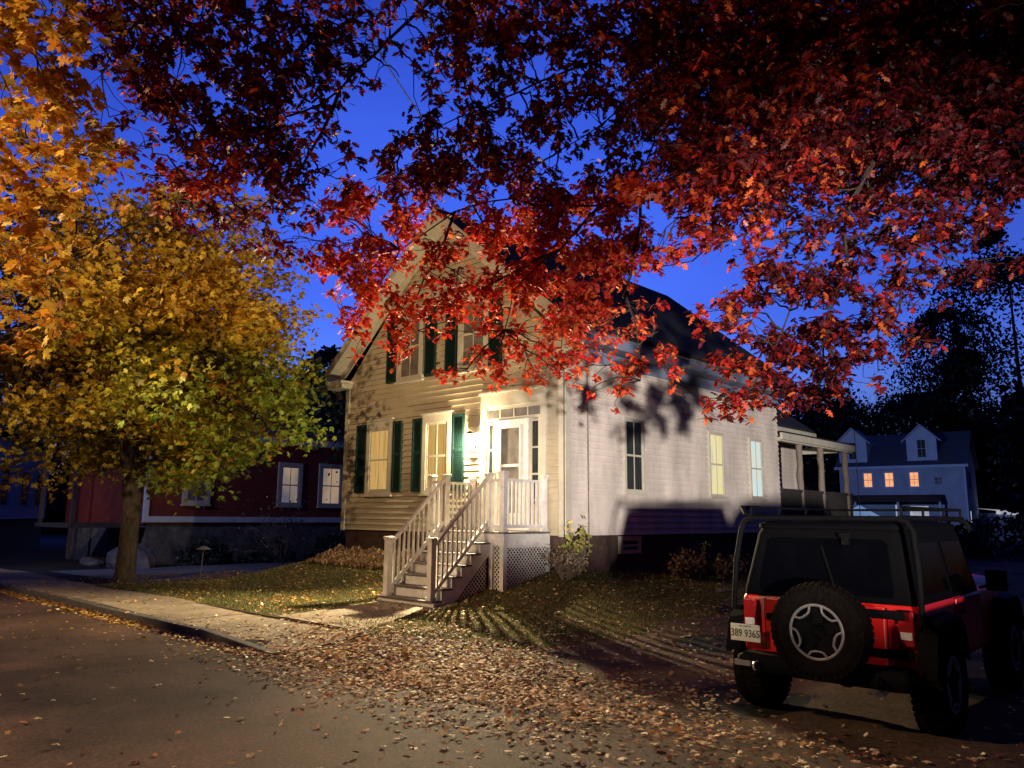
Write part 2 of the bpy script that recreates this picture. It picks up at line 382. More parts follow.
# shingle course edges
nrm = Vector((RIDGE_Z - 3.82, 0, 3.89)).normalized()
for k in range(1, 34):
    t = k / 34
    x = .48 - (.48 - RIDGE_X) * t; z = 3.82 + (RIDGE_Z - 3.82) * t
    x2 = .48 - (.48 - RIDGE_X) * (t - .026); z2 = 3.82 + (RIDGE_Z - 3.82) * (t - .026)
    b.add([(x, -.33, z + .002), (x, 9.05, z + .002), (x2 + nrm.x * .008, 9.05, z2 + nrm.z * .008), (x2 + nrm.x * .008, -.33, z2 + nrm.z * .008)], [(0, 1, 2, 3)])
roof = b.build('roof', M['shingle'], HOUSE)
b = MB(); b.box(.30, .44, -.36, 9.04, 3.50, 3.775); b.box(.0, .30, -.33, 9.03, 3.50, 3.53); b.box(.02, .055, .04, L, 3.27, 3.50)
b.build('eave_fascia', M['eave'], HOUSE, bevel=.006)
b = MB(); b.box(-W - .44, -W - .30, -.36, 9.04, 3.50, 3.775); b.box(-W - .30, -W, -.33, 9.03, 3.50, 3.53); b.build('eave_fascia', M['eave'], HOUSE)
# raked boards and frieze on the gable
b = MB()
for s_ in (1, -1):
    e0 = Vector((RIDGE_X + s_ * 3.89, 0, 3.80)); e1 = Vector((RIDGE_X, 0, RIDGE_Z - .02)); dr = (e1 - e0).normalized(); dn = Vector((-dr.z * -s_, 0, 0))
    for (ya, yb, t0, t1) in ((-.375, -.345, .0, .24), (-.055, -.024, .20, .46), (-.345, -.055, .21, .235)):
        v = []
        for y in (ya, yb):
            for p, q in ((e0, t0), (e1, t0), (e1, t1), (e0, t1)):
                v.append((p.x, y, p.z - q))
        b.add(v, [(0, 1, 2, 3), (7, 6, 5, 4), (0, 4, 5, 1), (3, 2, 6, 7), (0, 3, 7, 4), (1, 5, 6, 2)])
b.build('rake_trim', M['trim'], HOUSE)
# cornice returns
for s_ in (1, -1):
    xa = 0 if s_ > 0 else -W
    b = MB()
    lo, hi = (xa - .34, xa + .44) if s_ > 0 else (xa - .44, xa + .22)
    b.box(lo, hi, -.39, .0 if s_ > 0 else 0, 3.45, 3.52); b.box(lo + .03, hi - .03, -.34, -.0, 3.34, 3.448)
    b.build('cornice_return', M['trim'], HOUSE, bevel=.006)

def window(root, T, a0, a1, z0, z1, glass, casing=.10, trim=None, muntin=True, n0=.0, sill=True, local=False, head=0, sash=.045, munt2=False):
    """casing > sill, sash, pane.  a0..a1, z0..z1 is the outside of the casing"""
    trim = trim or M['trim']
    if a0 > a1: a0, a1 = a1, a0
    fr_ = MB(); d = n0 + .070
    fr_.box(a0, a0 + casing, n0, d, z0, z1, T); fr_.box(a1 - casing, a1, n0, d, z0, z1, T)
    fr_.box(a0 + casing, a1 - casing, n0, d, z1 - casing - head, z1, T); fr_.box(a0 + casing, a1 - casing, n0, d - .004, z0, z0 + casing * .6, T)
    if head: fr_.box(a0 - .03, a1 + .03, n0, d + .035, z1 + .001, z1 + .035, T)
    w = fr_.build('window', trim, root, local=local)
    i0, i1, j0, j1 = a0 + casing, a1 - casing, z0 + casing * .6, z1 - casing - head
    s = MB(); m_ = (j0 + j1) / 2; e = n0 + .054; f = n0 + .038
    for (p, q, r, t) in ((i0, i0 + sash, j0, j1), (i1 - sash, i1, j0, j1), (i0 + sash, i1 - sash, j1 - sash, j1), (i0 + sash, i1 - sash, j0, j0 + sash), (i0 + sash, i1 - sash, m_ - .02, m_ + .02)):
        s.box(p, q, f, e, r, t, T)
    if muntin:
        c = (i0 + i1) / 2; s.box(c - .011, c + .011, f, e - .003, j0 + sash, m_ - .02, T); s.box(c - .011, c + .011, f, e - .003, m_ + .02, j1 - sash, T)
    if munt2:
        for zz in ((j0 + m_) / 2, (j1 + m_) / 2): s.box(i0 + sash, i1 - sash, f, e - .005, zz - .009, zz + .009, T)
    s.build('sash', trim, w, local=local)
    p = MB(); p.add([T(i0, n0 + .0415, j0), T(i1, n0 + .0415, j0), T(i1, n0 + .0415, j1), T(i0, n0 + .0415, j1)], [(0, 1, 2, 3)])
    p.build('pane', glass, w, local=local)
    if sill:
        q = MB(); q.box(a0 - .03, a1 + .03, n0, d + .03, z0 - .045, z0 - .002, T); q.build('sill', trim, w, local=local)
    return w
def shutter(root, T, a0, a1, z0, z1, m=None):
    b = MB(); n0, n1 = .042, .075; r = .045
    b.box(a0, a0 + r, n0, n1, z0, z1, T); b.box(a1 - r, a1, n0, n1, z0, z1, T)
    zm = z0 + (z1 - z0) * .52
    for z in (z0, zm - .03, z1 - .06): b.box(a0 + r, a1 - r, n0, n1 - .003, z, z + .06, T)
    z = z0 + .07
    while z < z1 - .08:
        if abs(z - zm) > .05:
            b.add([T(a0 + r, n1 - .006, z), T(a1 - r, n1 - .006, z), T(a1 - r, n0 + .003, z + .034), T(a0 + r, n0 + .003, z + .034)], [(0, 1, 2, 3)])
        z += .036
    b.box(a0 + r, a1 - r, n0 - .0, n0 + .002, z0 + .06, z1 - .06, T)
    return b.build('shutter', m or M['shutter'], root)
# ground floor front
window(HOUSE, F_, -5.93, -4.97, .79, 2.47, M['lit'], .13, head=.06)
window(HOUSE, F_, -3.93, -3.01, .79, 2.47, M['lit'], .12, head=.06)
for a0, a1 in ((-6.33, -5.95), (-4.95, -4.64), (-4.27, -3.95), (-2.98, -2.62)): shutter(HOUSE, F_, a0, a1, .84, 2.42)
# upper front: a pair of windows, four shutters, arched fan between them
window(HOUSE, F_, -4.90, -4.00, 3.30, 4.92, M['greyglass'], .11, head=.03)
window(HOUSE, F_, -2.86, -1.96, 3.30, 4.92, M['greyglass'], .11, head=.03)
for a0, a1 in ((-5.28, -4.92), (-3.93, -3.57), (-3.26, -2.90), (-1.93, -1.58)): shutter(HOUSE, F_, a0, a1, 3.32, 4.90)
b = MB(); n = 14; cx_, cz_ = -3.41, 4.98
poly = [(cx_ - .62, cz_), (cx_ + .62, cz_)] + [(cx_ + .62 * cos(pi * i / n), cz_ + .34 * sin(pi * i / n)) for i in range(1, n)]
b.prism(poly, -.02, -.05, lambda p, q, a: (p, a, q))
for i in range(1, 7):
    a = pi * i / 7; b.bar((cx_, -.056, cz_ + .02), (cx_ + .56 * cos(a), -.056, cz_ + .30 * sin(a)), .02, .014, (0, 1, 0))
b.build('gable_fan', M['trim'], HOUSE)
# side windows
window(HOUSE, S_, 1.76, 2.46, .82, 2.31, M['darkglass'], .055, muntin=True, munt2=False, sash=.03)
window(HOUSE, S_, 5.08, 5.76, .82, 2.31, M['lit2'], .05, sash=.03)
window(HOUSE, S_, 7.06, 7.74, .82, 2.31, M['lit3'], .05, sash=.03)
window(HOUSE, S_, 1.67, 2.36, -.36, -.03, M['darkglass'], .06, muntin=False, n0=-.058, sash=.03, sill=False)
# downpipe stain line / cable on the side wall
b = MB(); b.tube([(.045, .62, -.3), (.045, .62, 1.2), (.045, .60, 3.3)], .012, 6); b.build('cable', M['wood'], HOUSE)

# entry: surround, transom, sidelights, storm door
A0, A1 = -2.15, -.42
b = MB()
b.box(A0, A0 + .17, -.06, 0, .065, 2.46); b.box(A1 - .12, A1, -.06, 0, .065, 2.46)
b.box(A0, A1, -.062, 0, 2.462, 2.73); b.box(A0 - .03, A1 + .03, -.10, 0, 2.732, 2.775)
b.build('door_surround', M['trim'], HOUSE, bevel=.004)
tr = MB(); tr.box(-1.98, -.54, -.045, -.02, 2.40, 2.46); tr.box(-1.98, -.54, -.047, -.02, 2.18, 2.235)
for x in (-1.98, -1.63, -1.26, -.90, -.565): tr.box(x, x + .03, -.046, -.02, 2.236, 2.399)
trn = tr.build('transom', M['trim'], HOUSE)
p = MB(); p.add([F_(-1.98, .041, 2.2), F_(-.54, .041, 2.2), F_(-.54, .041, 2.42), F_(-1.98, .041, 2.42)], [(0, 1, 2, 3)]); p.build('pane', M['greyglass'], trn)
for x0, x1 in ((-1.98, -1.73), (-.84, -.54)):
    s = MB()
    s.box(x0, x0 + .075, -.046, -.02, .07, 2.179); s.box(x1 - .075, x1, -.046, -.02, .07, 2.179)
    for z in (.62, 1.1, 1.6, 2.11): s.box(x0 + .076, x1 - .076, -.045, -.02, z, z + .035)
    s.box(x0 + .076, x1 - .076, -.045, -.02, .07, .55)
    sl = s.build('sidelight', M['trim'], HOUSE)
    p = MB(); p.add([F_(x0, .041, .5), F_(x1, .041, .5), F_(x1, .041, 2.15), F_(x0, .041, 2.15)], [(0, 1, 2, 3)]); p.build('pane', M['darkglass'], sl)
d = MB(); x0, x1 = -1.72, -.85
d.box(x0, x0 + .15, -.075, -.03, .075, 2.176); d.box(x1 - .20, x1, -.075, -.03, .075, 2.176)
d.box(x0 + .15, x1 - .20, -.074, -.03, 2.03, 2.176); d.box(x0 + .15, x1 - .20, -.074, -.03, .075, .38)
d.box(x0 + .15, x1 - .20, -.072, -.035, 1.27, 1.32); 
for (a, c, e, f) in ((x0 + .13, x0 + .165, .36, 2.05), (x1 - .215, x1 - .18, .36, 2.05)): d.box(a, c, -.088, -.0755, e, f)
d.box(x0 + .166, x1 - .216, -.088, -.0755, 2.015, 2.05); d.box(x0 + .166, x1 - .216, -.088, -.0755, .36, .395)
DR = d.build('door', M['porchwhite'], HOUSE)
p = MB(); p.add([F_(x0 + .14, .045, .3), F_(x1 - .19, .045, .3), F_(x1 - .19, .045, 2.1), F_(x0 + .14, .045, 2.1)], [(0, 1, 2, 3)]); p.build('pane', M['greyglass'], DR)
p = MB(); p.tube([(x0 + .07, -.08, 1.0), (x0 + .07, -.12, 1.02), (x0 + .07, -.12, 1.16), (x0 + .07, -.08, 1.18)], .012, 8); p.build('handle', M['brass'], DR)

# rear wing with its side porch
b = MB(); lap(b, S_, lambda z: 8.76, lambda z: 13.6, .0, 2.95)
b2 = MB()
for v, f in ((b.v, b.f),): b2.add([(x - 1.5, y, z) for x, y, z in v], f)
b2.build('wing_wall', M['siding_side'], HOUSE)
b = MB(); b.prism([(-6.0, -.3), (-1.51, -.3), (-1.51, 2.95), (-3.7, 4.75), (-6.0, 2.95)], 8.76, 13.6, lambda p, q, a: (p, a, q)); b.build('wing_core', M['siding_side'], HOUSE)
b = MB(); roofslab(b, 9.0, 13.9, xr=-3.7, zr=4.95, half=2.2, ox=.42, zeave=3.10); b.build('wing_roof', M['shingle'], HOUSE)
b = MB(); b.box(-1.2, -1.05, 9.0, 13.92, 2.82, 3.03); b.box(-1.5, -1.2, 9.0, 13.9, 2.82, 2.86); b.box(-1.56, -1.05, 13.62, 13.93, 2.66, 2.815)
b.build('wing_fascia', M['trim'], HOUSE)
b = MB()
b.add([(-1.5, 8.8, 2.80), (-1.5, 13.95, 2.80), (.13, 13.95, 2.62), (.13, 8.8, 2.62), (-1.5, 8.8, 2.76), (-1.5, 13.95, 2.76), (.13, 13.95, 2.58), (.13, 8.8, 2.58)], [(3, 2, 1, 0), (4, 5, 6, 7), (0, 4, 7, 3), (1, 2, 6, 5), (2, 3, 7, 6)])
b.build('porch_roof', M['shingle'], HOUSE)
b = MB(); b.box(.06, .13, 8.8, 13.95, 2.40, 2.577); b.box(-.10, .055, 8.8, 13.9, 2.36, 2.46); b.box(-1.5, -.11, 13.75, 13.90, 2.38, 2.56); b.build('porch_fascia', M['trim'], HOUSE)
for y in (10.15, 11.6, 13.45):
    b = MB(); b.tube([(-.03 + .01 * sin(9 * z + y), y + .015 * sin(5 * z + y), z) for z in fr(-.5, 2.36, .3)], [.085 + .008 * sin(7 * z + y) for z in fr(-.5, 2.36, .3)], 10)
    b.build('porch_post', M['wood'], HOUSE)
b = MB(); b.box(-1.5, .08, 8.78, 13.9, .05, .12); b.box(-.04, .04, 8.8, 13.8, 1.04, 1.12); b.box(-.03, .03, 8.8, 13.8, .18, .24)
y = 8.86
while y < 13.75: b.box(-.015, .015, y, y + .075, .24, 1.04); y += .105
b.box(.045, .075, 8.8, 13.85, -1.1, .045)
b.build('porch_railing', M['darkwood'], HOUSE)
def SW(a, n, z): return (n - 1.5, a, z)
window(HOUSE, SW, 8.95, 9.75, .2, 2.3, M['darkglass'], .09, muntin=False)
b = MB(); b.box(-1.5, -1.44, 10.3, 10.42, .12, 2.3); b.box(-1.5, -1.44, 11.3, 11.42, .12, 2.3); b.box(-1.5, -1.44, 10.42, 11.3, 2.2, 2.3); b.box(-1.5, -1.455, 10.42, 11.3, .12, 2.2)
pd = b.build('door', M['trim'], HOUSE); pd['label'] = 'plain white side porch door'
b = MB(); b.tube([(-1.43, 10.52, 1.1), (-1.40, 10.52, 1.1)], .03, 10); b.build('handle', M['brass'], pd)

# ------------------------------------------------------------------ front steps
ST = thing('entry_stairs', 'white entry stairs with railings, lattice skirt and a small landing below the front door', 'stairs', (-1.3, -1.2, -1.15))
PX0, PX1, PY = -2.38, -.36, -1.22
SX0, SX1 = -2.02, -.70
b = MB()
x = PY
while x < -.01:
    b.box(PX0 - .02, PX1 + .02, x, min(x + .135, -.004) , .035, .065); x += .14
b.build('landing_deck', M['tread'], ST)
b = MB()
b.box(PX0, PX1, PY + .012, PY + .045, -.165, .033); b.box(PX1 - .035, PX1 - .002, PY + .046, -.003, -.164, .033); b.box(PX0, PX0 + .035, PY + .046, -.003, -.164, .033)
b.build('landing_skirt', M['porchwhite'], ST)
NR = 7; ZB = -1.19; rise = (.065 - ZB) / NR; run = .215
for i in range(NR - 1):          # from the top down
    z = .065 - rise * (i + 1); y1 = PY + .01 - run * i; y0 = y1 - run - .03
    b = MB(); b.box(SX0 - .03, SX1 + .03, y0, y1 - .004, z - .032, z); b.build('tread', M['tread'], ST, bevel=.006)
    b = MB(); b.box(SX0 + .04, SX1 - .04, y0 + .032, y0 + .05, z - rise + .001, z - .033); b.build('riser', M['porchwhite'], ST)
zlast = .065 - rise * 6; ylast = PY + .01 - run * 6
b = MB(); b.box(SX0 - .06, SX1 + .05, ylast + .0, ylast + .05, ZB - .15, zlast - .033)
b.build('riser', M['porchwhite'], ST)
for x0 in (SX0 - .0, SX1 - .035):
    b = MB(); poly = []
    for i in range(NR - 1):
        z = .065 - rise * (i + 1) - .034; y1 = PY + .008 - run * i; y0 = y1 - run
        poly += [(y1, z), (y0, z)]
    ylow = poly[-1][0]
    poly += [(ylow, ZB - .16), (ylow + .18, ZB - .16), (PY + .008, -.33)]
    b.prism(poly, x0, x0 + .034, lambda p, q, a: (a, p, q)); b.build('stringer', M['porchwhite'], ST)
def lattice(b, T, a0, a1, z0f, z1f, n, step=.056, w=.019):
    """diagonal slats clipped to a0..a1 between z0f(a) and z1f(a)"""
    for sg, nn in ((1, n), (-1, n + .007)):
        c = -4.5
        while c < 3.5:
            pts = []
            K = 80
            for i in range(K + 1):
                a = a0 + (a1 - a0) * i / K; z = sg * (a - a0) + c
                if z0f(a) <= z <= z1f(a): pts.append((a, z))
            if len(pts) > 1:
                (p, q), (r, s_) = pts[0], pts[-1]; h = w * .7
                b.add([T(p, nn, q - h), T(r, nn, s_ - h), T(r, nn, s_ + h), T(p, nn, q + h)], [(0, 1, 2, 3)])
            c += step * 1.42
g = lambda x: (lambda a: ground(x, a) - .05)
b = MB()
lattice(b, lambda a, n_, z: (PX1 - .02 + n_, a, z), PY + .1, -.01, g(PX1), lambda a: -.17, 0)
lattice(b, lambda a, n_, z: (a, PY + .03 - n_, z), SX1 + .09, PX1 - .09, lambda a: ground(a, PY) - .05, lambda a: -.17, 0)
b.build('lattice', M['porchwhite'], ST)
b = MB(); lattice(b, lambda a, n_, z: (SX1 - .045 + n_, a, z), PY - 1.3, PY - .02, lambda a: ZB - .1 if a < -2 else ground(SX1, a) - .05, lambda a: -.36 + (a - PY) * (rise / run) , 0)
b.build('lattice', M['porchwhite'], ST)
b = MB(); b.box(PX1 - .09, PX1 + .002, PY - .002, PY + .09, -1.1, -.166); b.box(SX1 - .005, SX1 + .08, PY - .001, PY + .04, -1.15, -.166); b.box(PX1 - .02, PX1 + .006, PY + .09, -.01, -.20, -.166)
b.box(PX1 - .06, PX1 + .001, -.06, -.004, -.9, -.166)
b.build('lattice_frame', M['porchwhite'], ST)
def newel(x, y, z0, z1, w=.105):
    b = MB(); h = w / 2; b.box(x - h, x + h, y - h, y + h, z0, z1 - .03)
    b.box(x - h - .02, x + h + .02, y - h - .02, y + h + .02, z1 - .03, z1 - .008); b.box(x - h - .008, x + h + .008, y - h - .008, y + h + .008, z1 - .06, z1 - .031)
    b.box(x - h - .012, x + h + .012, y - h - .012, y + h + .012, z1 - .0075, z1 + .01)
    b.box(x - h - .012, x + h + .012, y - h - .012, y + h + .012, z0, z0 + .05)
    return b.build('newel_post', M['porchwhite'], ST, bevel=.004)
NXL, NXR = SX0 + .10, SX1 - .09
YB = -2.44; zb0 = zlast
newel(NXL, YB, zb0, -.03); newel(NXR, YB, zb0, -.03)
newel(NXL, PY + .075, .066, 1.08); newel(NXR, PY + .075, .066, 1.08)
newel(PX1 - .07, PY + .07, .066, 1.10); newel(PX1 - .07, -.09, .066, 1.08, .09)
newel(PX0 + .07, PY + .07, .066, 1.08); newel(PX0 + .07, -.09, .066, 1.08, .09)
def railing(p0, p1, drop_top, drop_bot, nb):
    """p0,p1 = points at post tops; rails below, balusters between"""
    p0 = Vector(p0); p1 = Vector(p1); up = Vector((0, 0, 1))
    b = MB(); b.bar(p0 - up * drop_top, p1 - up * drop_top, .065, .045); b.bar(p0 - up * drop_bot, p1 - up * drop_bot, .045, .06)
    r = b.build('railing', M['porchwhite'], ST)
    first = None
    for i in range(nb):
        t = (i + .6) / (nb + .2); q = p0 + (p1 - p0) * t
        if first is None:
            m = MB(); m.box(-.017, .017, -.017, .017, -drop_bot + .02, -drop_top - .015)
            first = m.build('baluster', M['porchwhite'], None); first.parent = r; first.location = q - worldloc(r); o = first
        else:
            o = first.copy(); C.objects.link(o); o.parent = r; o.location = q - worldloc(r)
    return r
for x in (NXL, NXR):
    railing((x, YB + .06, -.03 + .02), (x, PY + .02, 1.08 + .02), .12, .88, 11)
zt1 = 1.06
railing((PX1 - .07, PY + .12, zt1), (PX1 - .07, -.13, zt1), .10, .90, 9)
railing((NXR + .05, PY + .07, zt1), (PX1 - .12, PY + .07, zt1), .10, .90, 2)
railing((PX0 + .12, PY + .07, zt1), (NXL - .05, PY + .07, zt1), .10, .90, 1)
railing((PX0 + .07, PY + .12, zt1), (PX0 + .07, -.13, zt1), .10, .90, 9)

# lantern by the door
LX, LZ = -2.36, 1.80
LAN = thing('wall_lantern', 'glowing wall lantern between the green shutter and the front door', 'lamp', (LX, -.03, LZ - .15))
b = MB(); b.box(LX - .05, LX + .05, -.05, -.022, LZ - .14, LZ + .10); b.bar((LX, -.05, LZ + .06), (LX, -.13, LZ + .13), .02, .02)
b.lathe([(0, .22), (.03, .215), (.095, .165), (.10, .15), (0, .15)], lambda x, y, a: (LX + x, -.16 + y, LZ + a), 16)
b.lathe([(0, -.17), (.055, -.165), (.06, -.15), (0, -.15)], lambda x, y, a: (LX + x, -.16 + y, LZ + a), 16)
b.build('lantern_body', M['lampmetal'], LAN)
b = MB(); b.lathe([(.001, -.149), (.062, -.148), (.092, .02), (.092, .148), (.001, .149)], lambda x, y, a: (LX + x, -.16 + y, LZ + a), 20); b.build('glass_shade', M['bulb'], LAN)
# ------------------------------------------------------------------ the off-road car
JX, JY, JZ = 6.21, -4.02, -1.405
CAR = thing('parked_car', 'red and black boxy off-road car with rear spare wheel and roof rack, parked facing away', 'car', (JX, JY, JZ), radians(1.5))
def P(b, n, m, par=None, **k): return b.build(n, m, par or CAR, local=True, **k)
HW = .765
# tub: rounded box, tapering in plan at the rear corners
def loftbox(b, secs):
    """secs: list of (z, x half, y0, y1, corner radius) -> rounded rectangle rings joined"""
    rings = []
    for z, hx, y0, y1, r in secs:
        ring = []
        for (cx, cy, a0) in ((hx - r, y1 - r, 0), (-hx + r, y1 - r, pi / 2), (-hx + r, y0 + r, pi), (hx - r, y0 + r, 3 * pi / 2)):
            for i in range(5):
                a = a0 + i * pi / 8; ring.append((cx + r * cos(a), cy + r * sin(a), z))
        rings.append(ring)
    n = len(rings[0]); vs = sum(rings, [])
    fs = [[i * n + j, i * n + (j + 1) % n, (i + 1) * n + (j + 1) % n, (i + 1) * n + j] for i in range(len(rings) - 1) for j in range(n)]
    b.add(vs, fs, True); b.add(rings[0], [list(range(n))[::-1]]); b.add(rings[-1], [list(range(n))])
b = MB(); loftbox(b, [(.50, HW - .02, .0, 3.0, .07), (.56, HW, -.005, 3.0, .07), (1.02, HW, -.005, 3.0, .07), (1.045, HW - .015, .01, 2.99, .06)])
P(b, 'body', M['carred'])
b = MB(); loftbox(b, [(.60, .56, 2.9, 3.9, .1), (.98, .56, 2.9, 3.9, .1), (1.09, .52, 2.85, 3.85, .12), (1.11, .42, 2.82, 3.8, .12)]); P(b, 'hood', M['carred'])
b = MB(); b.box(-.58, .58, 3.88, 3.96, .62, 1.04)
for i in range(7): b.box(-.30 + i * .093 - .02, -.30 + i * .093 + .02, 3.955, 3.968, .70, 1.0)
P(b, 'grille', M['black'], bevel=.01)
for s_ in (-1, 1):
    b = MB(); b.lathe([(0, .02), (.085, .015), (.1, 0)], lambda x, y, a: (s_ * .42 + x, 3.955 + a, .88 + y), 20); P(b, 'headlight', M['clearlens'])
# hardtop
b = MB(); loftbox(b, [(1.046, HW - .015, .0, 2.15, .07), (1.10, HW - .02, .0, 2.12, .07), (1.60, HW - .115, .10, 1.98, .09), (1.66, HW - .13, .13, 1.95, .12)])
P(b, 'hardtop', M['hardtop'])
b = MB(); loftbox(b, [(1.655, HW - .125, .10, 1.97, .09), (1.69, HW - .13, .09, 1.98, .09), (1.715, HW - .17, .14, 1.93, .12), (1.725, HW - .3, .3, 1.75, .2)])
P(b, 'roof_panel', M['hardtop'])
# rear glass, raked like the hardtop rear face
def rearface(x, z, off): return (x, .0 - off + max(0, z - 1.10) * .205, z)
b = MB(); ring = [(-.56, 1.10), (.56, 1.10), (.575, 1.14), (.525, 1.54), (.48, 1.57), (-.48, 1.57), (-.525, 1.54), (-.575, 1.14)]
b.add([rearface(x, z, .012) for x, z in ring], [list(range(8))]); RG = P(b, 'rear_window', M['carglass'])
b = MB(); b.bar(rearface(-.02, 1.50, .03), rearface(.10, 1.16, .03), .016, .012); b.box(-.03, .03, -.06, -.0, 1.08, 1.13); P(b, 'wiper', M['black'], RG)
b = MB(); b.box(.16, .22, .045, .075, 1.52, 1.60); b.box(.145, .235, .04, .07, 1.585, 1.62); P(b, 'window_hinge', M['black'])
for s_ in (-1, 1):
    f = lambda y, z, o: (s_ * (HW - .018 - max(0, z - 1.1) * .19 + o), y, z)
    b = MB(); b.add([f(.16, 1.12, .006), f(1.02, 1.12, .006), f(1.02, 1.54, .006), f(.25, 1.54, .006)], [(0, 1, 2, 3)]); P(b, 'side_window', M['carglass'])
    b = MB(); b.add([f(1.14, 1.08, .008), f(1.98, 1.08, .008), f(1.84, 1.54, .008), f(1.14, 1.54, .008)], [(0, 1, 2, 3)]); P(b, 'side_window', M['carglass'])
    b = MB(); x0, x1 = sorted((s_ * (HW + .001), s_ * (HW + .02))); b.box(x0, x1, 1.08, 2.0, .56, 1.04); dr = P(b, 'door', M['carred'], bevel=.01)
    b = MB(); x0, x1 = sorted((s_ * (HW + .021), s_ * (HW + .045))); b.box(x0, x1, 1.12, 1.28, .90, .94); P(b, 'handle', M['black'], dr, bevel=.004)
    b = MB(); b.bar((s_ * (HW + .01), 2.0, 1.08), (s_ * (HW + .14), 2.02, 1.12), .03, .03); x0, x1 = sorted((s_ * (HW + .08), s_ * (HW + .26))); b.box(x0, x1, 1.98, 2.06, 1.06, 1.26); P(b, 'wing_mirror', M['black'], bevel=.015)
    # fenders
    for yc in (.42, 2.98):
        b = MB(); prof = [(-.52, .62), (-.44, .86), (-.30, .965), (.30, .965), (.46, .86), (.56, .62)]
        x0, x1 = s_ * (HW - .17 if yc > 1 else HW - .02), s_ * (HW + .12)
        for (p, q) in zip(prof, prof[1:]):
            b.add([(x0, yc + p[0], p[1]), (x0, yc + q[0], q[1]), (x1, yc + q[0], q[1] - .03), (x1, yc + p[0], p[1] - .03),
                   (x0, yc + p[0], p[1] - .05), (x0, yc + q[0], q[1] - .05), (x1, yc + q[0], q[1] - .09), (x1, yc + p[0], p[1] - .09)],
                  [(0, 1, 2, 3), (7, 6, 5, 4), (3, 2, 6, 7), (0, 3, 7, 4), (1, 5, 6, 2)])
        P(b, 'wheel_arch', M['black'])
# windscreen frame
b = MB(); b.add([(-.66, 2.18, 1.06), (.66, 2.18, 1.06), (.58, 1.97, 1.66), (-.58, 1.97, 1.66)], [(0, 1, 2, 3)]); P(b, 'windscreen', M['carglass'])
# tailgate and hinges
b = MB(); b.box(-.53, .50, -.032, -.006, .56, 1.03); TG = P(b, 'tailgate', M['carred'], bevel=.012)
b = MB()
for z in (.97, .66): b.box(.10, .66, -.062, -.033, z - .035, z + .035); b.box(.60, .70, -.055, -.007, z - .045, z + .045)
P(b, 'hinge', M['black'], TG, bevel=.006)
b = MB(); b.box(-.51, -.44, -.06, -.033, .84, .90); P(b, 'handle', M['black'], TG, bevel=.006)
# tail lights
for s_, z in ((-1, .86), (1, .86)):
    b = MB(); b.box(s_ * .665 - .062, s_ * .665 + .062, -.055, -.006, z - .13, z + .15); tl = P(b, 'taillight', M['lens'], bevel=.012)
    b = MB(); b.box(s_ * .665 - .045, s_ * .665 + .045, -.062, -.056, z - .075, z - .015); P(b, 'reverse_lamp', M['clearlens'], tl, bevel=.006)
b = MB()
for x in (-.54, .51): b.box(x - .003, x + .003, -.0085, -.0055, .58, 1.02)
b.box(-.75, .75, -.0086, -.0056, .545, .551); P(b, 'panel_gap', M['black'])
b = MB(); b.box(.30, .42, -.036, -.0325, .755, .775); P(b, 'badge', M['machined'], TG)
# licence plate with its writing
pz = .715
b = MB(); b.box(-.83, -.545, -.115, -.105, pz - .075, pz + .075); b.box(-.72, -.64, -.104, -.056, pz - .03, pz + .05); PL = P(b, 'license_plate', M['plate'], bevel=.004)
def text(s, size, loc, m, par, xsc=1.0, name='lettering', rot=(pi / 2, 0, 0)):
    cu = bpy.data.curves.new(name, 'FONT'); cu.body = s; cu.size = size; cu.align_x = 'CENTER'; cu.align_y = 'CENTER'; cu.extrude = .0008; cu.offset = .0008 if size > .05 else 0
    t = bpy.data.objects.new(name, cu); C.objects.link(t)
    bpy.context.view_layer.update()
    me = bpy.data.meshes.new_from_object(t.evaluated_get(bpy.context.evaluated_depsgraph_get()))
    bpy.data.objects.remove(t)
    o = bpy.data.objects.new(name, me); C.objects.link(o); me.materials.clear(); me.materials.append(m)
    o.parent = par; o.location = loc; o.rotation_euler = rot; o.scale = (xsc, 1, 1); return o
text('389 9365', .092, (-.6875, -.1165, pz - .008), M['plateink'], PL, .80)
text('NEW HAMPSHIRE', .017, (-.6875, -.1165, pz + .056), M['plateink'], PL, .9)
# bumper, tow hooks, exhaust
b = MB(); loftbox(b, [(.40, .69, -.20, .02, .05), (.43, .73, -.24, .04, .06), (.53, .73, -.24, .04, .06), (.56, .69, -.20, .04, .05)]); BP = P(b, 'bumper', M['black'])
for x in (-.52, .50):
    b = MB(); b.tube([(x, -.22, .50), (x, -.31, .50), (x, -.33, .47), (x, -.31, .44), (x, -.22, .44)], .012, 8); P(b, 'tow_hook', M['chrome'] if x < 0 else M['black'], BP)
b = MB(); b.box(-.73, -.58, -.262, -.242, .455, .50); P(b, 'step_plate', M['machined'], BP)
b = MB(); b.tube([(.42, .3, .36), (.45, -.12, .34)], .03, 12); P(b, 'exhaust_pipe', M['dirtyrim'])
b = MB(); b.tube([(-HW + .05, .42, .39), (HW - .05, .42, .39)], .045, 10); b.lathe([(0, -.12), (.10, -.08), (.13, 0), (.10, .08), (0, .12)], lambda x, y, a: (x, .42 + a, .39 + y), 14); b.box(-.30, .32, .5, 1.1, .34, .52); P(b, 'rear_axle', M['black'])
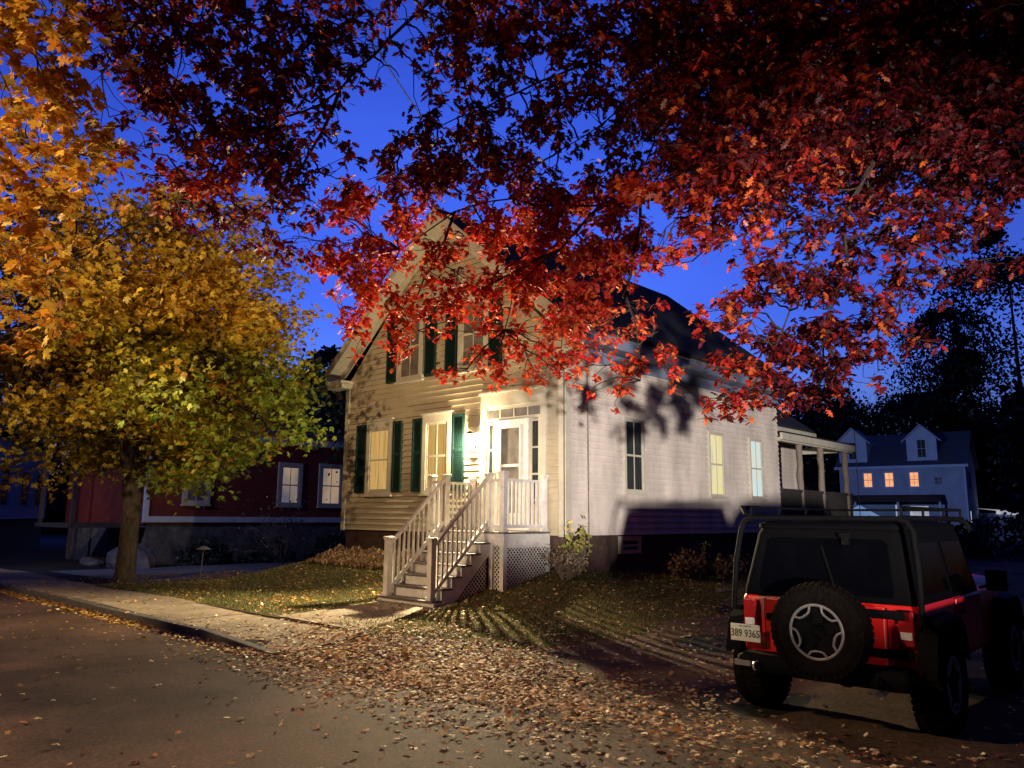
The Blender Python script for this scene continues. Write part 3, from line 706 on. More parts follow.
# wheels
def wheel(loc, axis, name='wheel', R=.405, width=.27, rim=M['machined'], face=1):
    """axis 'x' road wheel, 'y' spare; face = direction the rim looks along the axis"""
    if axis == 'x': T = lambda x, y, a: (loc[0] + a * face, loc[1] + x, loc[2] + y)
    else: T = lambda x, y, a: (loc[0] + x, loc[1] - a, loc[2] + y)
    h = width / 2; b = MB()
    b.lathe([(.225, -h * .9), (R * .80, -h), (R * .95, -h * .92), (R, -h * .72), (R, h * .72), (R * .95, h * .92), (R * .80, h), (.245, h * .93), (.228, h * .86)], T, 56)
    for k in range(44):
        for sg in (-1, 1):
            a = 2 * pi * (k + (.5 if sg > 0 else 0)) / 44; c, s2 = cos(a), sin(a); t = .016
            vs = []
            for rr in (R - .01, R + .012):
                for (dt, aa) in ((-t, sg * h * .98), (t, sg * h * .98), (t, sg * h * .30), (-t, sg * h * .30)):
                    r2 = rr - (.014 if abs(aa) > h * .5 else 0); vs.append(T(r2 * c - dt * s2, r2 * s2 + dt * c, aa))
            b.add(vs, [(0, 1, 2, 3), (7, 6, 5, 4), (0, 4, 5, 1), (1, 5, 6, 2), (2, 6, 7, 3), (3, 7, 4, 0)])
        # sidewall lugs
        a = 2 * pi * k / 44; c, s2 = cos(a), sin(a)
        vs = [T(r * c - dt * s2, r * s2 + dt * c, h * q) for r, q in ((R * .84, 1.0), (R * .97, .93)) for dt in (-.010, .010)]
        vs2 = [T(r * c - dt * s2, r * s2 + dt * c, h * q + .009) for r, q in ((R * .84, 1.0), (R * .97, .93)) for dt in (-.010, .010)]
        b.add(vs + vs2, [(4, 5, 7, 6), (0, 1, 5, 4), (1, 3, 7, 5), (3, 2, 6, 7), (2, 0, 4, 6)])
    w = thing(name, None, None, (0, 0, 0)); w.parent = CAR
    for key in ('label', 'category'):
        if key in w: del w[key]
    b.build('tyre', M['rubber'], w, local=True)
    b = MB(); b.lathe([(0, h * .30), (.07, h * .42), (.075, h * .55), (.20, h * .50), (.226, h * .88)], T, 40); b.build('hub', M['black'], w, local=True)
    # machined outline: outer ring with five notched pockets, as on the spare
    b = MB()
    ro, n = .222, 100
    b.lathe([(.205, h * .84), (.206, h * .905), (.227, h * .905), (.229, h * .84)], T, 60)
    for k in range(5):
        a0 = 2 * pi * k / 5 + pi / 2 + .63; A = lambda r, da: (r * cos(a0 + da), r * sin(a0 + da))
        pts = [A(.215, -.40), A(.168, -.30), A(.155, -.13), A(.155, .13), A(.168, .30), A(.215, .40)]
        b.tube([T(p[0], p[1], h * .85) for p in pts], .011, 6)
    b.build('rim', rim, w, local=True)
    b = MB()
    for k in range(5):
        a = 2 * pi * k / 5 + pi / 2; c, s2 = cos(a), sin(a)
        b.add([T(r * c - dt * s2, r * s2 + dt * c, q) for r, q in ((.06, h * .56), (.20, h * .70)) for dt in (-.045, .045)] + [T(r * c - dt * s2, r * s2 + dt * c, h * .4) for r in (.06, .20) for dt in (-.045, .045)],
              [(0, 1, 3, 2), (0, 2, 6, 4), (1, 5, 7, 3), (2, 3, 7, 6)])
        b.tube([T(.05 * cos(a + .6), .05 * sin(a + .6), h * .5), T(.05 * cos(a + .6), .05 * sin(a + .6), h * .72)], .010, 6)
    b.build('spokes', M['black'], w, local=True)
    return w
wheel((.05, -.235, .815), 'y', 'spare_wheel', .39, .25)
b = MB(); b.tube([(.045, -.03, .80), (.045, -.18, .80)], .09, 12); P(b, 'spare_mount', M['black'])
for s_ in (-1, 1):
    for y in (.42, 2.98): wheel((s_ * .76, y, .405), 'x', 'wheel', .405, .25, M['dirtyrim'], s_)
# roof rack and its hoops
b = MB(); t = .024
def hoop(y, lean=0):
    return [(-.80, y - .10, .92), (-.785, y - .06, 1.35), (-.75, y, 1.64), (-.71, y, 1.72), (-.63, y, 1.745), (.63, y, 1.745), (.71, y, 1.72), (.75, y, 1.64), (.785, y - .06, 1.35), (.80, y - .10, .92)]
b.tube(hoop(.02), t, 10); b.tube([(x, y, z) for x, y, z in hoop(2.0)][2:8], t, 10)
for x in (-.66, .66): b.tube([(x, .0, 1.752), (x, 2.1, 1.752)], t, 10); b.tube([(x * 1.22, -.06, .93), (x * 1.17, .04, .92)], t, 8)
for y in fr(.1, 2.0, .21): b.tube([(-.66, y, 1.752), (.66, y, 1.752)], .011, 8)
for x in (-.66, .66):
    b.tube([(x, .05, 1.84), (x, 2.05, 1.84)], .013, 8)
    for y in (.05, .7, 1.4, 2.05): b.tube([(x, y, 1.752), (x, y, 1.84)], .012, 8)
b.tube([(-.66, 2.05, 1.84), (.66, 2.05, 1.84)], .013, 8)
b.tube([(-.70, .02, 1.78), (-.78, .10, 1.84), (-.70, .35, 1.84)], .02, 8)
P(b, 'roof_rack', M['black'])
b = MB(); b.tube([(.02, 1.0, 1.72), (.02, .98, 2.6)], .004, 5); P(b, 'antenna', M['black'])

# a second car stands just right of the first, outside the picture; it shades the first one's flank and the house wall
CAR2 = thing('parked_suv', 'dark grey estate car parked to the right of the red and black car', 'car', (9.5, -1.7, -1.37), pi)
b = MB(); loftbox(b, [(.30, .86, .0, 4.4, .12), (.45, .90, -.03, 4.45, .15), (.85, .90, -.03, 4.45, .2), (.98, .84, .02, 4.35, .25)]); P(b, 'body', M['hardtop'], CAR2)
b = MB(); loftbox(b, [(.97, .82, .1, 3.1, .2), (1.55, .72, .35, 2.6, .2), (1.70, .66, .5, 2.4, .2)]); P(b, 'cabin', M['carglass'], CAR2)
b = MB(); loftbox(b, [(1.695, .68, .48, 2.42, .2), (1.74, .58, .6, 2.3, .2)]); P(b, 'roof', M['hardtop'], CAR2)
for s_ in (-1, 1):
    for y in (.8, 3.5):
        b = MB(); b.lathe([(0, -.1), (.2, -.1), (.32, -.09), (.33, .0), (.32, .09), (.2, .1), (0, .1)], lambda x, y_, a: (s_ * .80 + a, y + x, .33 + y_), 28); P(b, 'wheel', M['rubber'], CAR2)
    b = MB(); b.box(s_ * .6 - .15, s_ * .6 + .15, 4.40, 4.47, .62, .76); P(b, 'headlight', M['clearlens'], CAR2)
# ------------------------------------------------------------------ trees
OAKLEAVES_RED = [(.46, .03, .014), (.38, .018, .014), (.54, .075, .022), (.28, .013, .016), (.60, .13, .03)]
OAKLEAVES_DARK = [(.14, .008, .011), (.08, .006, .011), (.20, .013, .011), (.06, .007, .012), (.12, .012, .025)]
OAK_SPRAYS=[
 (-0.09,-8.5,5.86,0.21,3,0.35),(0.08,-8.19,5.94,0.21,7,0.35),(0.25,-8.01,5.99,0.21,7,0.35),(1.35,-8,5.43,0.19,7,0.35),(1.19,-7.62,5.77,0.2,7,0.35),(1.75,-7.51,5.59,0.2,7,0.35),
 (1.49,-7.04,5.84,0.21,7,0.35),(2.27,-7.1,5.47,0.19,7,0.35),(2.66,-6.92,5.45,0.19,7,0.35),(2.91,-6.66,5.46,0.19,7,0.35),(3.1,-6.38,5.44,0.19,3,0.5),(3.07,-5.93,5.72,0.2,8,0.5),
 (3.25,-5.73,5.69,0.2,8,0.5),(3.82,-5.69,5.45,0.19,8,0.5),(4.12,-5.61,5.43,0.19,8,0.45),(4.07,-5.09,5.71,0.2,8,0.45),(4.46,-5.04,5.51,0.19,8,0.45),(4.65,-4.68,5.59,0.2,8,0.45),
 (4.79,-4.27,5.77,0.2,5,0.45),(5.34,-4.59,5.29,0.19,9,0.38),(5.63,-4.33,5.3,0.19,9,0.38),(5.65,-3.63,5.71,0.2,9,0.38),(5.99,-3.8,5.49,0.19,9,0.38),(6.11,-2.98,5.85,0.2,9,0.38),
 (6.48,-3.12,5.51,0.19,9,0.38),(6.57,-2.51,5.83,0.2,9,0.08),(6.8,-2.26,5.82,0.2,9,0.08),(7.09,-1.82,6,0.21,9,0.08),(7.35,-1.98,5.75,0.2,9,0.08),(7.62,-1.34,5.96,0.21,9,0.08),
 (0.37,-8.6,5.27,0.2,3,0.35),(0.76,-8.45,5.2,0.19,5,0.35),(1.02,-8.17,5.11,0.19,8,0.35),(0.87,-7.85,5.33,0.2,8,0.35),(1.1,-7.56,5.45,0.2,8,0.35),(1.55,-7.36,5.33,0.2,8,0.35),
 (2.07,-7.34,5.06,0.19,8,0.35),(2.26,-7.04,5.13,0.19,8,0.35),(2.13,-6.54,5.41,0.21,8,0.35),(2.55,-6.4,5.39,0.2,5,0.35),(3.1,-6.05,5.24,0.2,3,0.5),(2.99,-5.44,5.55,0.21,7,0.5),
 (3.54,-5.39,5.4,0.2,7,0.5),(3.9,-5.31,5.28,0.2,7,0.45),(4.07,-5.04,5.37,0.2,7,0.45),(4.22,-4.56,5.43,0.21,7,0.45),(4.74,-4.77,5.19,0.19,7,0.45),(4.67,-4.1,5.48,0.21,7,0.45),
 (4.98,-3.92,5.43,0.2,9,0.38),(5.27,-3.67,5.44,0.2,9,0.38),(5.7,-3.87,5.15,0.19,9,0.38),(5.79,-3.26,5.39,0.2,9,0.38),(6.05,-3.07,5.35,0.2,9,0.38),(6.37,-2.92,5.39,0.2,9,0.38),
 (6.61,-2.78,5.28,0.2,9,0.08),(6.82,-2.17,5.48,0.2,9,0.08),(7.05,-2.02,5.45,0.2,9,0.08),(7.33,-1.63,5.55,0.21,9,0.08),(7.56,-1.23,5.59,0.21,9,0.08),(0.4,-8.22,5.03,0.2,3,0.35),
 (0.19,-7.9,5.22,0.21,6,0.35),(0.69,-7.7,5.12,0.21,8,0.35),(0.92,-7.42,5.21,0.21,8,0.35),(1.49,-7.33,4.97,0.2,8,0.35),(1.56,-6.99,5.08,0.21,8,0.35),(2.23,-6.98,4.9,0.19,5,0.35),
 (2.4,-6.73,4.87,0.2,3,0.35),(2.65,-6.46,4.89,0.2,1,0.35),(2.87,-6.25,4.94,0.2,1,0.5),(3,-5.96,5,0.2,4,0.5),(3.07,-5.54,5.19,0.21,4,0.5),(3.26,-5.19,5.2,0.21,7,0.5),
 (3.87,-5.35,4.85,0.2,5,0.45),(3.9,-4.83,5.14,0.2,5,0.45),(4.15,-4.62,5.07,0.2,5,0.45),(4.55,-4.6,4.94,0.2,5,0.45),(4.8,-4.27,5.02,0.2,5,0.45),(5.15,-4.12,4.88,0.2,9,0.38),
 (5.41,-3.95,4.88,0.19,9,0.38),(5.53,-3.59,4.99,0.2,9,0.38),(5.82,-3.25,4.98,0.2,9,0.38),(6.24,-3.63,4.66,0.19,9,0.38),(6.26,-2.84,5.03,0.2,9,0.38),(6.44,-2.32,5.18,0.21,9,0.08),
 (6.9,-2.74,4.84,0.19,9,0.08),(7.09,-2.35,4.87,0.19,9,0.08),(7.34,-1.84,5,0.2,9,0.08),(0.33,-8.24,4.61,0.2,3,0.35),(0.13,-7.82,4.94,0.21,7,0.35),(0.89,-7.75,4.69,0.2,8,0.35),
 (1.14,-7.55,4.64,0.2,8,0.35),(1.06,-7.13,4.81,0.21,8,0.35),(1.79,-7.16,4.57,0.2,8,0.35),(2.13,-6.87,4.53,0.2,5,0.35),(1.73,-6.31,4.98,0.21,1,0.35),(2.62,-5.6,4.88,0.21,3,0.5),
 (2.73,-5.15,5.02,0.22,6,0.5),(3.25,-5.23,4.78,0.21,7,0.5),(3.56,-4.96,4.83,0.21,5,0.45),(3.78,-4.66,4.85,0.21,5,0.45),(4.24,-4.64,4.67,0.2,5,0.45),(3.98,-3.76,5.14,0.22,5,0.45),
 (5.07,-4.65,4.37,0.19,5,0.45),(5.03,-3.97,4.67,0.2,9,0.38),(5.32,-3.82,4.6,0.2,9,0.38),(5.62,-3.65,4.59,0.19,9,0.38),(5.91,-3.51,4.56,0.19,9,0.38),(5.96,-2.78,4.86,0.21,9,0.38),
 (6.38,-3.07,4.54,0.19,9,0.38),(6.67,-2.97,4.42,0.19,9,0.08),(6.79,-2.41,4.64,0.2,9,0.08),(7.01,-2.1,4.73,0.2,9,0.08),(7.38,-2.21,4.56,0.19,9,0.08),(7.54,-1.49,4.71,0.2,9,0.08),
 (0.06,-7.8,4.52,0.21,3,0.35),(1.29,-7.83,4.1,0.19,8,0.35),(0.98,-7.37,4.43,0.21,8,0.35),(1.7,-7.34,4.14,0.19,8,0.35),(1.88,-7.15,4.13,0.19,8,0.35),(2.14,-6.89,4.19,0.19,6,0.35),
 (2.43,-6.69,4.21,0.19,3,0.35),(2.49,-5.93,4.47,0.21,4,0.5),(2.17,-5.16,4.78,0.23,7,0.5),(2.81,-5.29,4.56,0.21,8,0.5),(2.71,-4.59,4.85,0.23,8,0.5),(3.13,-4.51,4.79,0.22,5,0.45),
 (3.5,-4.4,4.64,0.22,5,0.45),(3.77,-3.99,4.7,0.22,5,0.45),(4.19,-4.07,4.53,0.21,5,0.45),(4.97,-4.52,4.11,0.19,5,0.45),(4.88,-3.83,4.41,0.2,9,0.38),(5.16,-3.66,4.34,0.2,9,0.38),
 (5.65,-3.93,4.08,0.19,9,0.38),(5.83,-3.57,4.16,0.19,9,0.38),(6.1,-3.21,4.22,0.19,9,0.38),(6.21,-2.6,4.46,0.2,9,0.38),(6.34,-2.18,4.56,0.21,9,0.08),(6.88,-2.75,4.15,0.19,9,0.08),
 (6.97,-1.75,4.44,0.2,9,0.08),(7.26,-2.07,4.23,0.19,9,0.08),(7.47,-1.55,4.39,0.2,9,0.08),(0.88,-8.04,3.84,0.19,2,0.9),(0.52,-7.51,4.1,0.21,8,0.9),(1.02,-7.4,3.95,0.2,8,0.9),
 (1.09,-7.05,4.08,0.21,8,0.9),(1.96,-7.16,3.83,0.19,8,0.35),(1.46,-6.52,4.21,0.21,7,0.35),(2.47,-6.71,3.76,0.19,3,0.35),(1.59,-5.69,4.35,0.22,1,0.35),(2.27,-5.74,4.18,0.21,7,0.5),
 (2.32,-5.34,4.34,0.22,9,0.5),(2.76,-5.2,4.16,0.21,9,0.5),(3.02,-4.96,4.24,0.21,9,0.5),(3.09,-4.48,4.38,0.22,6,0.45),(3.4,-4.31,4.26,0.22,6,0.45),(3.59,-3.75,4.42,0.22,6,0.45),
 (4.13,-3.95,4.16,0.21,6,0.45),(4.65,-4.05,4.04,0.2,6,0.45),(5.14,-4.2,3.85,0.19,9,0.38),(5.38,-4.13,3.79,0.19,9,0.38),(5.52,-3.62,3.84,0.19,9,0.38),(5.79,-3.47,3.87,0.19,9,0.38),
 (6.11,-3.32,3.79,0.19,9,0.38),(6.05,-2.38,4.13,0.21,9,0.38),(6.34,-2.07,4.18,0.21,9,0.08),(6.61,-2.07,4.14,0.2,9,0.08),(6.96,-2.04,4.04,0.2,9,0.08),(7.29,-1.97,3.91,0.19,9,0.08),
 (7.37,-1.2,4.2,0.21,9,0.08),(-0.76,-6.99,4.18,0.24,8,0.15),(-0.79,-6.6,4.43,0.25,6,0.15),(-0.51,-6.31,4.41,0.25,6,0.15),(0.16,-6.17,4.3,0.24,4,0.15),(0.12,-5.59,4.47,0.25,5,0.15),
 (0.72,-5.56,4.26,0.24,8,1),(0.66,-5.04,4.5,0.25,8,1),(0.8,-4.49,4.56,0.26,8,1),(1.29,-4.45,4.52,0.25,6,1),(1.74,-4.23,4.38,0.25,6,1),(1.7,-3.56,4.57,0.26,6,1),
 (2.06,-3.34,4.58,0.26,9,1),(2.69,-3.43,4.43,0.24,9,1),(2.68,-2.75,4.54,0.26,9,1),(3.45,-3.01,4.34,0.24,9,1),(4.71,-4.24,3.62,0.2,9,1),(5.16,-4.29,3.46,0.19,8,0.75),
 (5.34,-3.94,3.54,0.19,8,0.75),(5.59,-3.83,3.47,0.19,8,0.75),(5.58,-2.99,3.74,0.2,5,0.15),(5.88,-2.82,3.64,0.2,3,0.15),(6.22,-2.78,3.59,0.2,6,0.15),(6.32,-2.02,3.79,0.21,8,0.15),
 (6.76,-2.5,3.52,0.19,7,0.15),(7.05,-2.41,3.5,0.19,6,0.15),(7.21,-2.1,3.58,0.19,7,0.15),(-0.18,-6.36,3.86,0.24,3,0.15),(0.16,-6.08,3.82,0.24,4,0.15),(0.12,-5.7,3.99,0.25,3,0.15),
 (0.28,-5.18,3.98,0.25,7,1),(0.75,-5.09,3.96,0.25,7,1),(0.9,-4.66,4.1,0.25,6,1),(1.62,-4.61,3.84,0.24,4,1),(1.47,-3.96,4.13,0.25,5,1),(1.71,-3.59,4.06,0.26,7,1),
 (1.93,-3.24,4.19,0.26,9,1),(2.59,-3.25,4.01,0.25,9,1),(2.87,-2.85,3.98,0.25,9,1),(3.44,-2.88,3.88,0.24,9,1),(4.91,-4.46,3.12,0.19,6,1),(4.9,-3.78,3.35,0.2,4,0.75),
 (5.19,-3.73,3.2,0.19,6,0.75),(5.51,-3.7,3.19,0.19,3,0.75),(5.55,-2.93,3.38,0.2,5,0.15),(5.97,-3.2,3.21,0.19,6,0.15),(6.06,-2.31,3.37,0.21,5,0.15),(6.52,-2.82,3.17,0.19,6,0.15),
 (6.8,-2.69,3.13,0.19,7,0.15),(6.82,-1.79,3.41,0.2,5,0.15),(7.11,-1.41,3.44,0.2,7,0.15),(-0.02,-5.04,3.66,0.26,7,1),(0.72,-4.98,3.5,0.25,7,1),(0.82,-4.62,3.6,0.25,7,1),
 (1.35,-4.48,3.54,0.24,6,1),(1.6,-4.16,3.57,0.25,7,1),(1.94,-3.81,3.53,0.25,7,1),(1.96,-3.09,3.68,0.26,8,1),(2.5,-3.1,3.59,0.25,9,1),(2.8,-2.75,3.65,0.25,9,1),
 (3.27,-2.71,3.54,0.24,8,1),(4.66,-4.22,2.93,0.19,1,1),(5.27,-3.16,2.98,0.2,7,0.75),(5.68,-3.35,2.83,0.19,8,0.15),(5.79,-2.64,3.07,0.2,8,0.15),(5.98,-2.24,3.02,0.21,6,0.15),
 (6.29,-2.16,2.99,0.2,5,0.15),(6.62,-2.17,2.99,0.2,3,0.15),(6.77,-1.41,3.13,0.21,4,0.15),(7.23,-2.26,2.81,0.19,4,0.15),(7.32,-1.32,3.05,0.2,5,0.15),(0.19,-5.06,3.12,0.25,6,1),
 (0.41,-4.78,3.25,0.25,7,1),(0.98,-4.64,3.09,0.25,7,1),(1.38,-4.37,3.14,0.24,6,1),(1.21,-3.74,3.25,0.26,5,1),(1.61,-3.53,3.22,0.26,6,1),(2.08,-3.37,3.24,0.25,7,1),
 (2.34,-2.88,3.18,0.25,9,1),(2.75,-2.78,3.19,0.25,9,1),(3.25,-2.64,3.15,0.24,5,1),(5.23,-3.82,2.47,0.19,5,0.75),(5.26,-3.3,2.66,0.2,8,0.75),(5.71,-3.37,2.55,0.19,8,0.15),
 (5.76,-2.66,2.64,0.2,7,0.15),(6.1,-2.62,2.65,0.2,5,0.15),(6.4,-2.53,2.52,0.19,5,0.15),(6.47,-1.66,2.72,0.21,3,0.15),(0.22,-4.64,2.77,0.26,3,1),(1.08,-4.72,2.71,0.24,6,1),
 (1.38,-4.48,2.7,0.24,1,1),(1.3,-3.75,2.85,0.26,2,1),(1.59,-3.39,2.76,0.26,5,1),(1.81,-2.97,2.79,0.26,6,1),(2.67,-3.31,2.59,0.24,7,1),(2.87,-3.01,2.74,0.24,6,1),
 (2.93,-2.31,2.8,0.25,5,1),(4.4,-3.72,2.37,0.2,1,1),(5.28,-3.26,2.28,0.2,5,0.75),(5.3,-2.48,2.41,0.21,8,0.15),(5.45,-1.97,2.41,0.22,9,0.15),(5.77,-1.98,2.38,0.21,9,0.15),
 (6.15,-1.97,2.4,0.21,6,0.15),(6.27,-1.24,2.44,0.22,5,0.15),(0.78,-4.48,2.33,0.25,2,1),(1.38,-3.8,2.28,0.25,3,1),(1.48,-3.35,2.4,0.26,6,1),(2.11,-3.34,2.36,0.25,4,1),
 (2.61,-3.32,2.22,0.24,3,1),(2.68,-2.73,2.37,0.25,2,1),(3.11,-2.43,2.3,0.25,6,1),(4.4,-3.7,2.01,0.2,5,1),(4.71,-2.85,2.1,0.21,4,0.75),(5.18,-3.11,2,0.2,7,0.75),
 (5.32,-2.6,2.02,0.21,8,0.15),(5.37,-1.95,2.13,0.22,8,0.15),(6,-2.55,1.93,0.2,5,0.15),(6.03,-1.69,2,0.21,1,0.15),(2.72,-2.73,2.04,0.25,1,1),(2.94,-2.24,2.03,0.25,3,1),
 (4.74,-2.92,1.74,0.21,5,0.75),(4.88,-2.62,1.83,0.21,7,0.75),(5.15,-2.27,1.75,0.21,7,0.15),(5.4,-1.81,1.83,0.22,6,0.15),(5.97,-2.42,1.65,0.2,3,0.15),(3.2,-1.24,9.32,0.57,5,0.25),
 (3.68,-0.17,9.87,0.6,5,0.25),(5.16,-1,8.59,0.51,5,0.25),(5.44,0.48,9.36,0.56,5,0.25),(6.27,0.63,8.92,0.54,5,0.25),(7,2.66,9.8,0.59,5,0.25),(7.95,0.9,7.99,0.48,5,0.25),
 (3.3,-1.63,8.7,0.55,5,0.25),(3.91,-0.08,9.34,0.59,5,0.25),(5.17,-1.14,7.99,0.5,5,0.25),(5.37,0.84,8.85,0.57,5,0.25),(6.5,0.05,7.77,0.5,5,0.25),(6.81,1.99,8.96,0.56,5,0.25),
 (7.63,2.59,8.8,0.56,5,0.25),(3.49,-1.67,7.83,0.54,7,0.25),(4.45,-1.55,7.63,0.51,7,0.25),(4.89,-0.2,8.18,0.55,7,0.25),(5.63,0.3,8.11,0.54,7,0.25),(6.07,1.64,8.46,0.57,7,0.25),
 (6.99,1.98,8.33,0.55,7,0.25),(7.53,2.17,8.07,0.54,7,0.25),(3.48,-2.03,7.33,0.52,7,0.25),(4.18,-1,7.34,0.53,7,0.25),(4.92,-0.57,7.28,0.53,7,0.25),(5.28,1.57,8.07,0.59,7,0.25),
 (6.22,0.46,7.13,0.52,7,0.25),(7.07,0.55,6.85,0.49,7,0.25),(7.55,2.42,7.5,0.54,7,0.25),(3.6,-1.92,6.67,0.52,7,0.25),(4.4,-1.69,6.53,0.5,7,0.25),(4.61,-0.15,7.17,0.55,7,0.25),
 (5.69,-0.73,6.47,0.49,7,0.25),(6.49,0.28,6.62,0.5,7,0.25),(7.01,1.22,6.7,0.51,7,0.25),(7.7,1.81,6.72,0.51,7,0.25),(3.48,-1.68,6.49,0.53,7,0.25),(4.35,-1.25,6.28,0.51,7,0.25),
 (4.25,0.65,7.22,0.59,7,0.25),(5.8,-0.54,5.98,0.49,7,0.25),(6.29,-0.2,5.87,0.48,7,0.25),(6.91,1.87,6.73,0.54,7,0.25),(7.35,2.64,6.68,0.55,7,0.25),(3.15,-1.17,6.31,0.55,7,0.25),
 (3.36,0.1,6.78,0.59,7,0.25),(4.38,0.21,6.46,0.56,7,0.25),(5.4,0.51,5.97,0.54,7,0.25),(5.78,1.68,6.36,0.57,7,0.25),(6.46,2.72,6.49,0.58,7,0.25),(7.49,1.77,5.97,0.51,7,0.25),
 (2.87,-0.81,5.8,0.57,7,0.25),(3.85,-0.87,5.67,0.54,7,0.25),(4.94,-0.5,5.45,0.51,7,0.25),(5.6,-0.45,5.28,0.49,7,0.25),(6.07,1.12,5.53,0.53,7,0.25),(6.77,0.96,5.3,0.5,7,0.25),
 (7.31,3.12,5.87,0.56,7,0.25),(-0.32,-8.51,7.79,0.48,5,0.5),(1.19,-8.25,7.03,0.43,5,0.5),(1.4,-7.57,7.35,0.45,5,0.5),(1.87,-7.1,7.38,0.45,5,0.5),(2.56,-6.69,7.23,0.44,5,0.5),
 (2.57,-5.93,7.73,0.47,5,0.5),(3.81,-6.07,6.86,0.42,5,0.5),(4.17,-5.28,7.17,0.44,5,0.5),(4.71,-4.94,7.06,0.43,5,0.5),(5,-3.99,7.52,0.46,5,0.5),(5.82,-4.17,6.9,0.42,5,0.5),
 (6.1,-3.51,7.17,0.43,5,0.5),(6.59,-2.51,7.53,0.46,5,0.5),(7.02,-2.19,7.48,0.45,5,0.5),(7.5,-1.04,7.96,0.48,5,0.5),(8.16,-1.02,7.56,0.46,5,0.5),(0.64,-8.67,6.5,0.43,5,0.5),
 (1,-8.21,6.59,0.43,5,0.5),(1.94,-7.81,6.3,0.41,5,0.5),(2.02,-7.1,6.69,0.44,5,0.5),(2.85,-6.95,6.31,0.41,5,0.5),(3.29,-6.32,6.45,0.42,5,0.5),(3.19,-5.29,7.13,0.47,5,0.5),
 (3.87,-5.18,6.82,0.45,5,0.5),(4.48,-4.77,6.73,0.44,5,0.5),(5.31,-4.69,6.3,0.41,5,0.5),(5.57,-3.97,6.6,0.43,5,0.5),(6.07,-3.09,6.85,0.45,5,0.5),(6.33,-2.05,7.34,0.48,5,0.5),
 (7.23,-2.75,6.41,0.42,5,0.5),(7.68,-2.31,6.43,0.42,5,0.5),(8.23,-1.84,6.4,0.42,5,0.5),(0.16,-8.48,6.28,0.45,5,0.5),(1.09,-8.11,6.02,0.43,5,0.5),(0.63,-7.24,6.73,0.48,5,0.5),
 (2.16,-7.22,5.96,0.42,5,0.5),(1.81,-6.23,6.69,0.48,5,0.5),(2.75,-5.87,6.41,0.46,5,0.5),(3.57,-5.67,6.1,0.43,5,0.5),(3.8,-5.08,6.31,0.45,5,0.5),(4.81,-5,5.84,0.41,5,0.5),
 (4.93,-4.13,6.26,0.44,5,0.5),(5.19,-3.05,6.73,0.48,5,0.5),(5.92,-3.13,6.31,0.45,5,0.5),(6.33,-2.29,6.57,0.47,5,0.5),(7.04,-2.13,6.29,0.44,5,0.5),(7.43,-1.51,6.44,0.46,5,0.5),
 (8.11,-1.61,6.03,0.42,5,0.5),
]
MAPLE_SPRAYS=[
 (0.72,-9.32,5.04,0.17,7,1),(1.59,-9.26,4.76,0.15,6,1),(1.5,-8.93,4.89,0.16,5,1),(1.36,-9.38,4.49,0.15,7,1),(1.09,-9.1,4.71,0.16,7,1),(1.89,-9.01,4.43,0.15,5,1),
 (0.64,-9.22,4.49,0.17,8,1),(1.01,-9.02,4.4,0.16,7,1),(0.93,-8.75,4.6,0.17,5,1),(0.47,-9.17,4.25,0.17,8,1),(1.25,-9.02,4.05,0.16,7,1),(1.2,-8.75,4.12,0.16,5,1),
 (1.46,-9.29,3.54,0.15,8,1),(0.73,-8.88,3.93,0.17,7,1),(0.97,-8.67,3.94,0.17,6,1),(1.3,-8.49,3.85,0.17,5,1),(0.74,-9.11,3.54,0.16,8,1),(1.03,-8.98,3.43,0.16,7,1),
 (1.02,-8.64,3.62,0.17,3,1),(1.47,-8.53,3.52,0.16,2,1),(2.04,-8.4,3.31,0.15,3,1),(1.12,-9.16,3.05,0.15,8,1),(1.17,-8.93,3.15,0.16,6,1),(1.45,-8.8,3.07,0.16,2,1),
 (1.4,-8.45,3.2,0.16,1,1),(0.83,-9.1,2.82,0.16,8,1),(1.14,-8.9,2.8,0.16,6,1),(1.29,-8.67,2.89,0.16,4,1),(1.04,-9.08,2.53,0.16,7,1),(1.41,-8.99,2.41,0.15,6,1),
 (1.6,-8.75,2.46,0.15,2,1),(0.37,-8.92,2.34,0.17,6,1),(1.47,-8.91,2.12,0.15,4,1),(0.56,-8.9,1.99,0.16,7,1),(0.68,-8.66,2.01,0.17,3,1),(0.51,-10.39,5.77,0.4,6,0.8),
 (-0.22,-9.71,6.64,0.4,6,0.8),(0.25,-9.1,6.75,0.4,6,0.8),(0.2,-10.33,5.65,0.4,6,0.8),(0.94,-9.84,5.53,0.4,6,0.8),(1.1,-9.25,5.8,0.4,6,0.8),(0.32,-10.3,5.27,0.4,6,0.8),
 (0.46,-9.74,5.51,0.4,6,0.8),(1.41,-9.29,5.27,0.4,6,0.8),(-1.28,-12.2,3.16,0.26,7,0.8),(-1.13,-11.62,3.13,0.26,7,0.8),(-1.38,-11.44,3.44,0.26,7,0.8),(-0.39,-12.03,3.14,0.26,7,0.8),
 (-0.84,-11.87,2.92,0.26,7,0.8),(-0.83,-11.59,3.32,0.26,7,0.8),(-0.07,-11.65,3.36,0.26,7,0.8),(-0.05,-11.47,3.38,0.26,7,0.8),(-0.91,-11.67,3.29,0.26,7,0.8),(-0.02,-11.63,3.17,0.26,7,0.8),
 (-1.34,-11.94,3.05,0.26,7,0.8),(-0.4,-11.58,3.02,0.26,7,0.8),(-0.69,-11.53,3.12,0.26,7,0.8),(-1.52,-11.72,3.12,0.26,7,0.8),(-1.43,-11.97,2.9,0.26,7,0.8),(-1.42,-11.86,2.96,0.26,7,0.8),
]
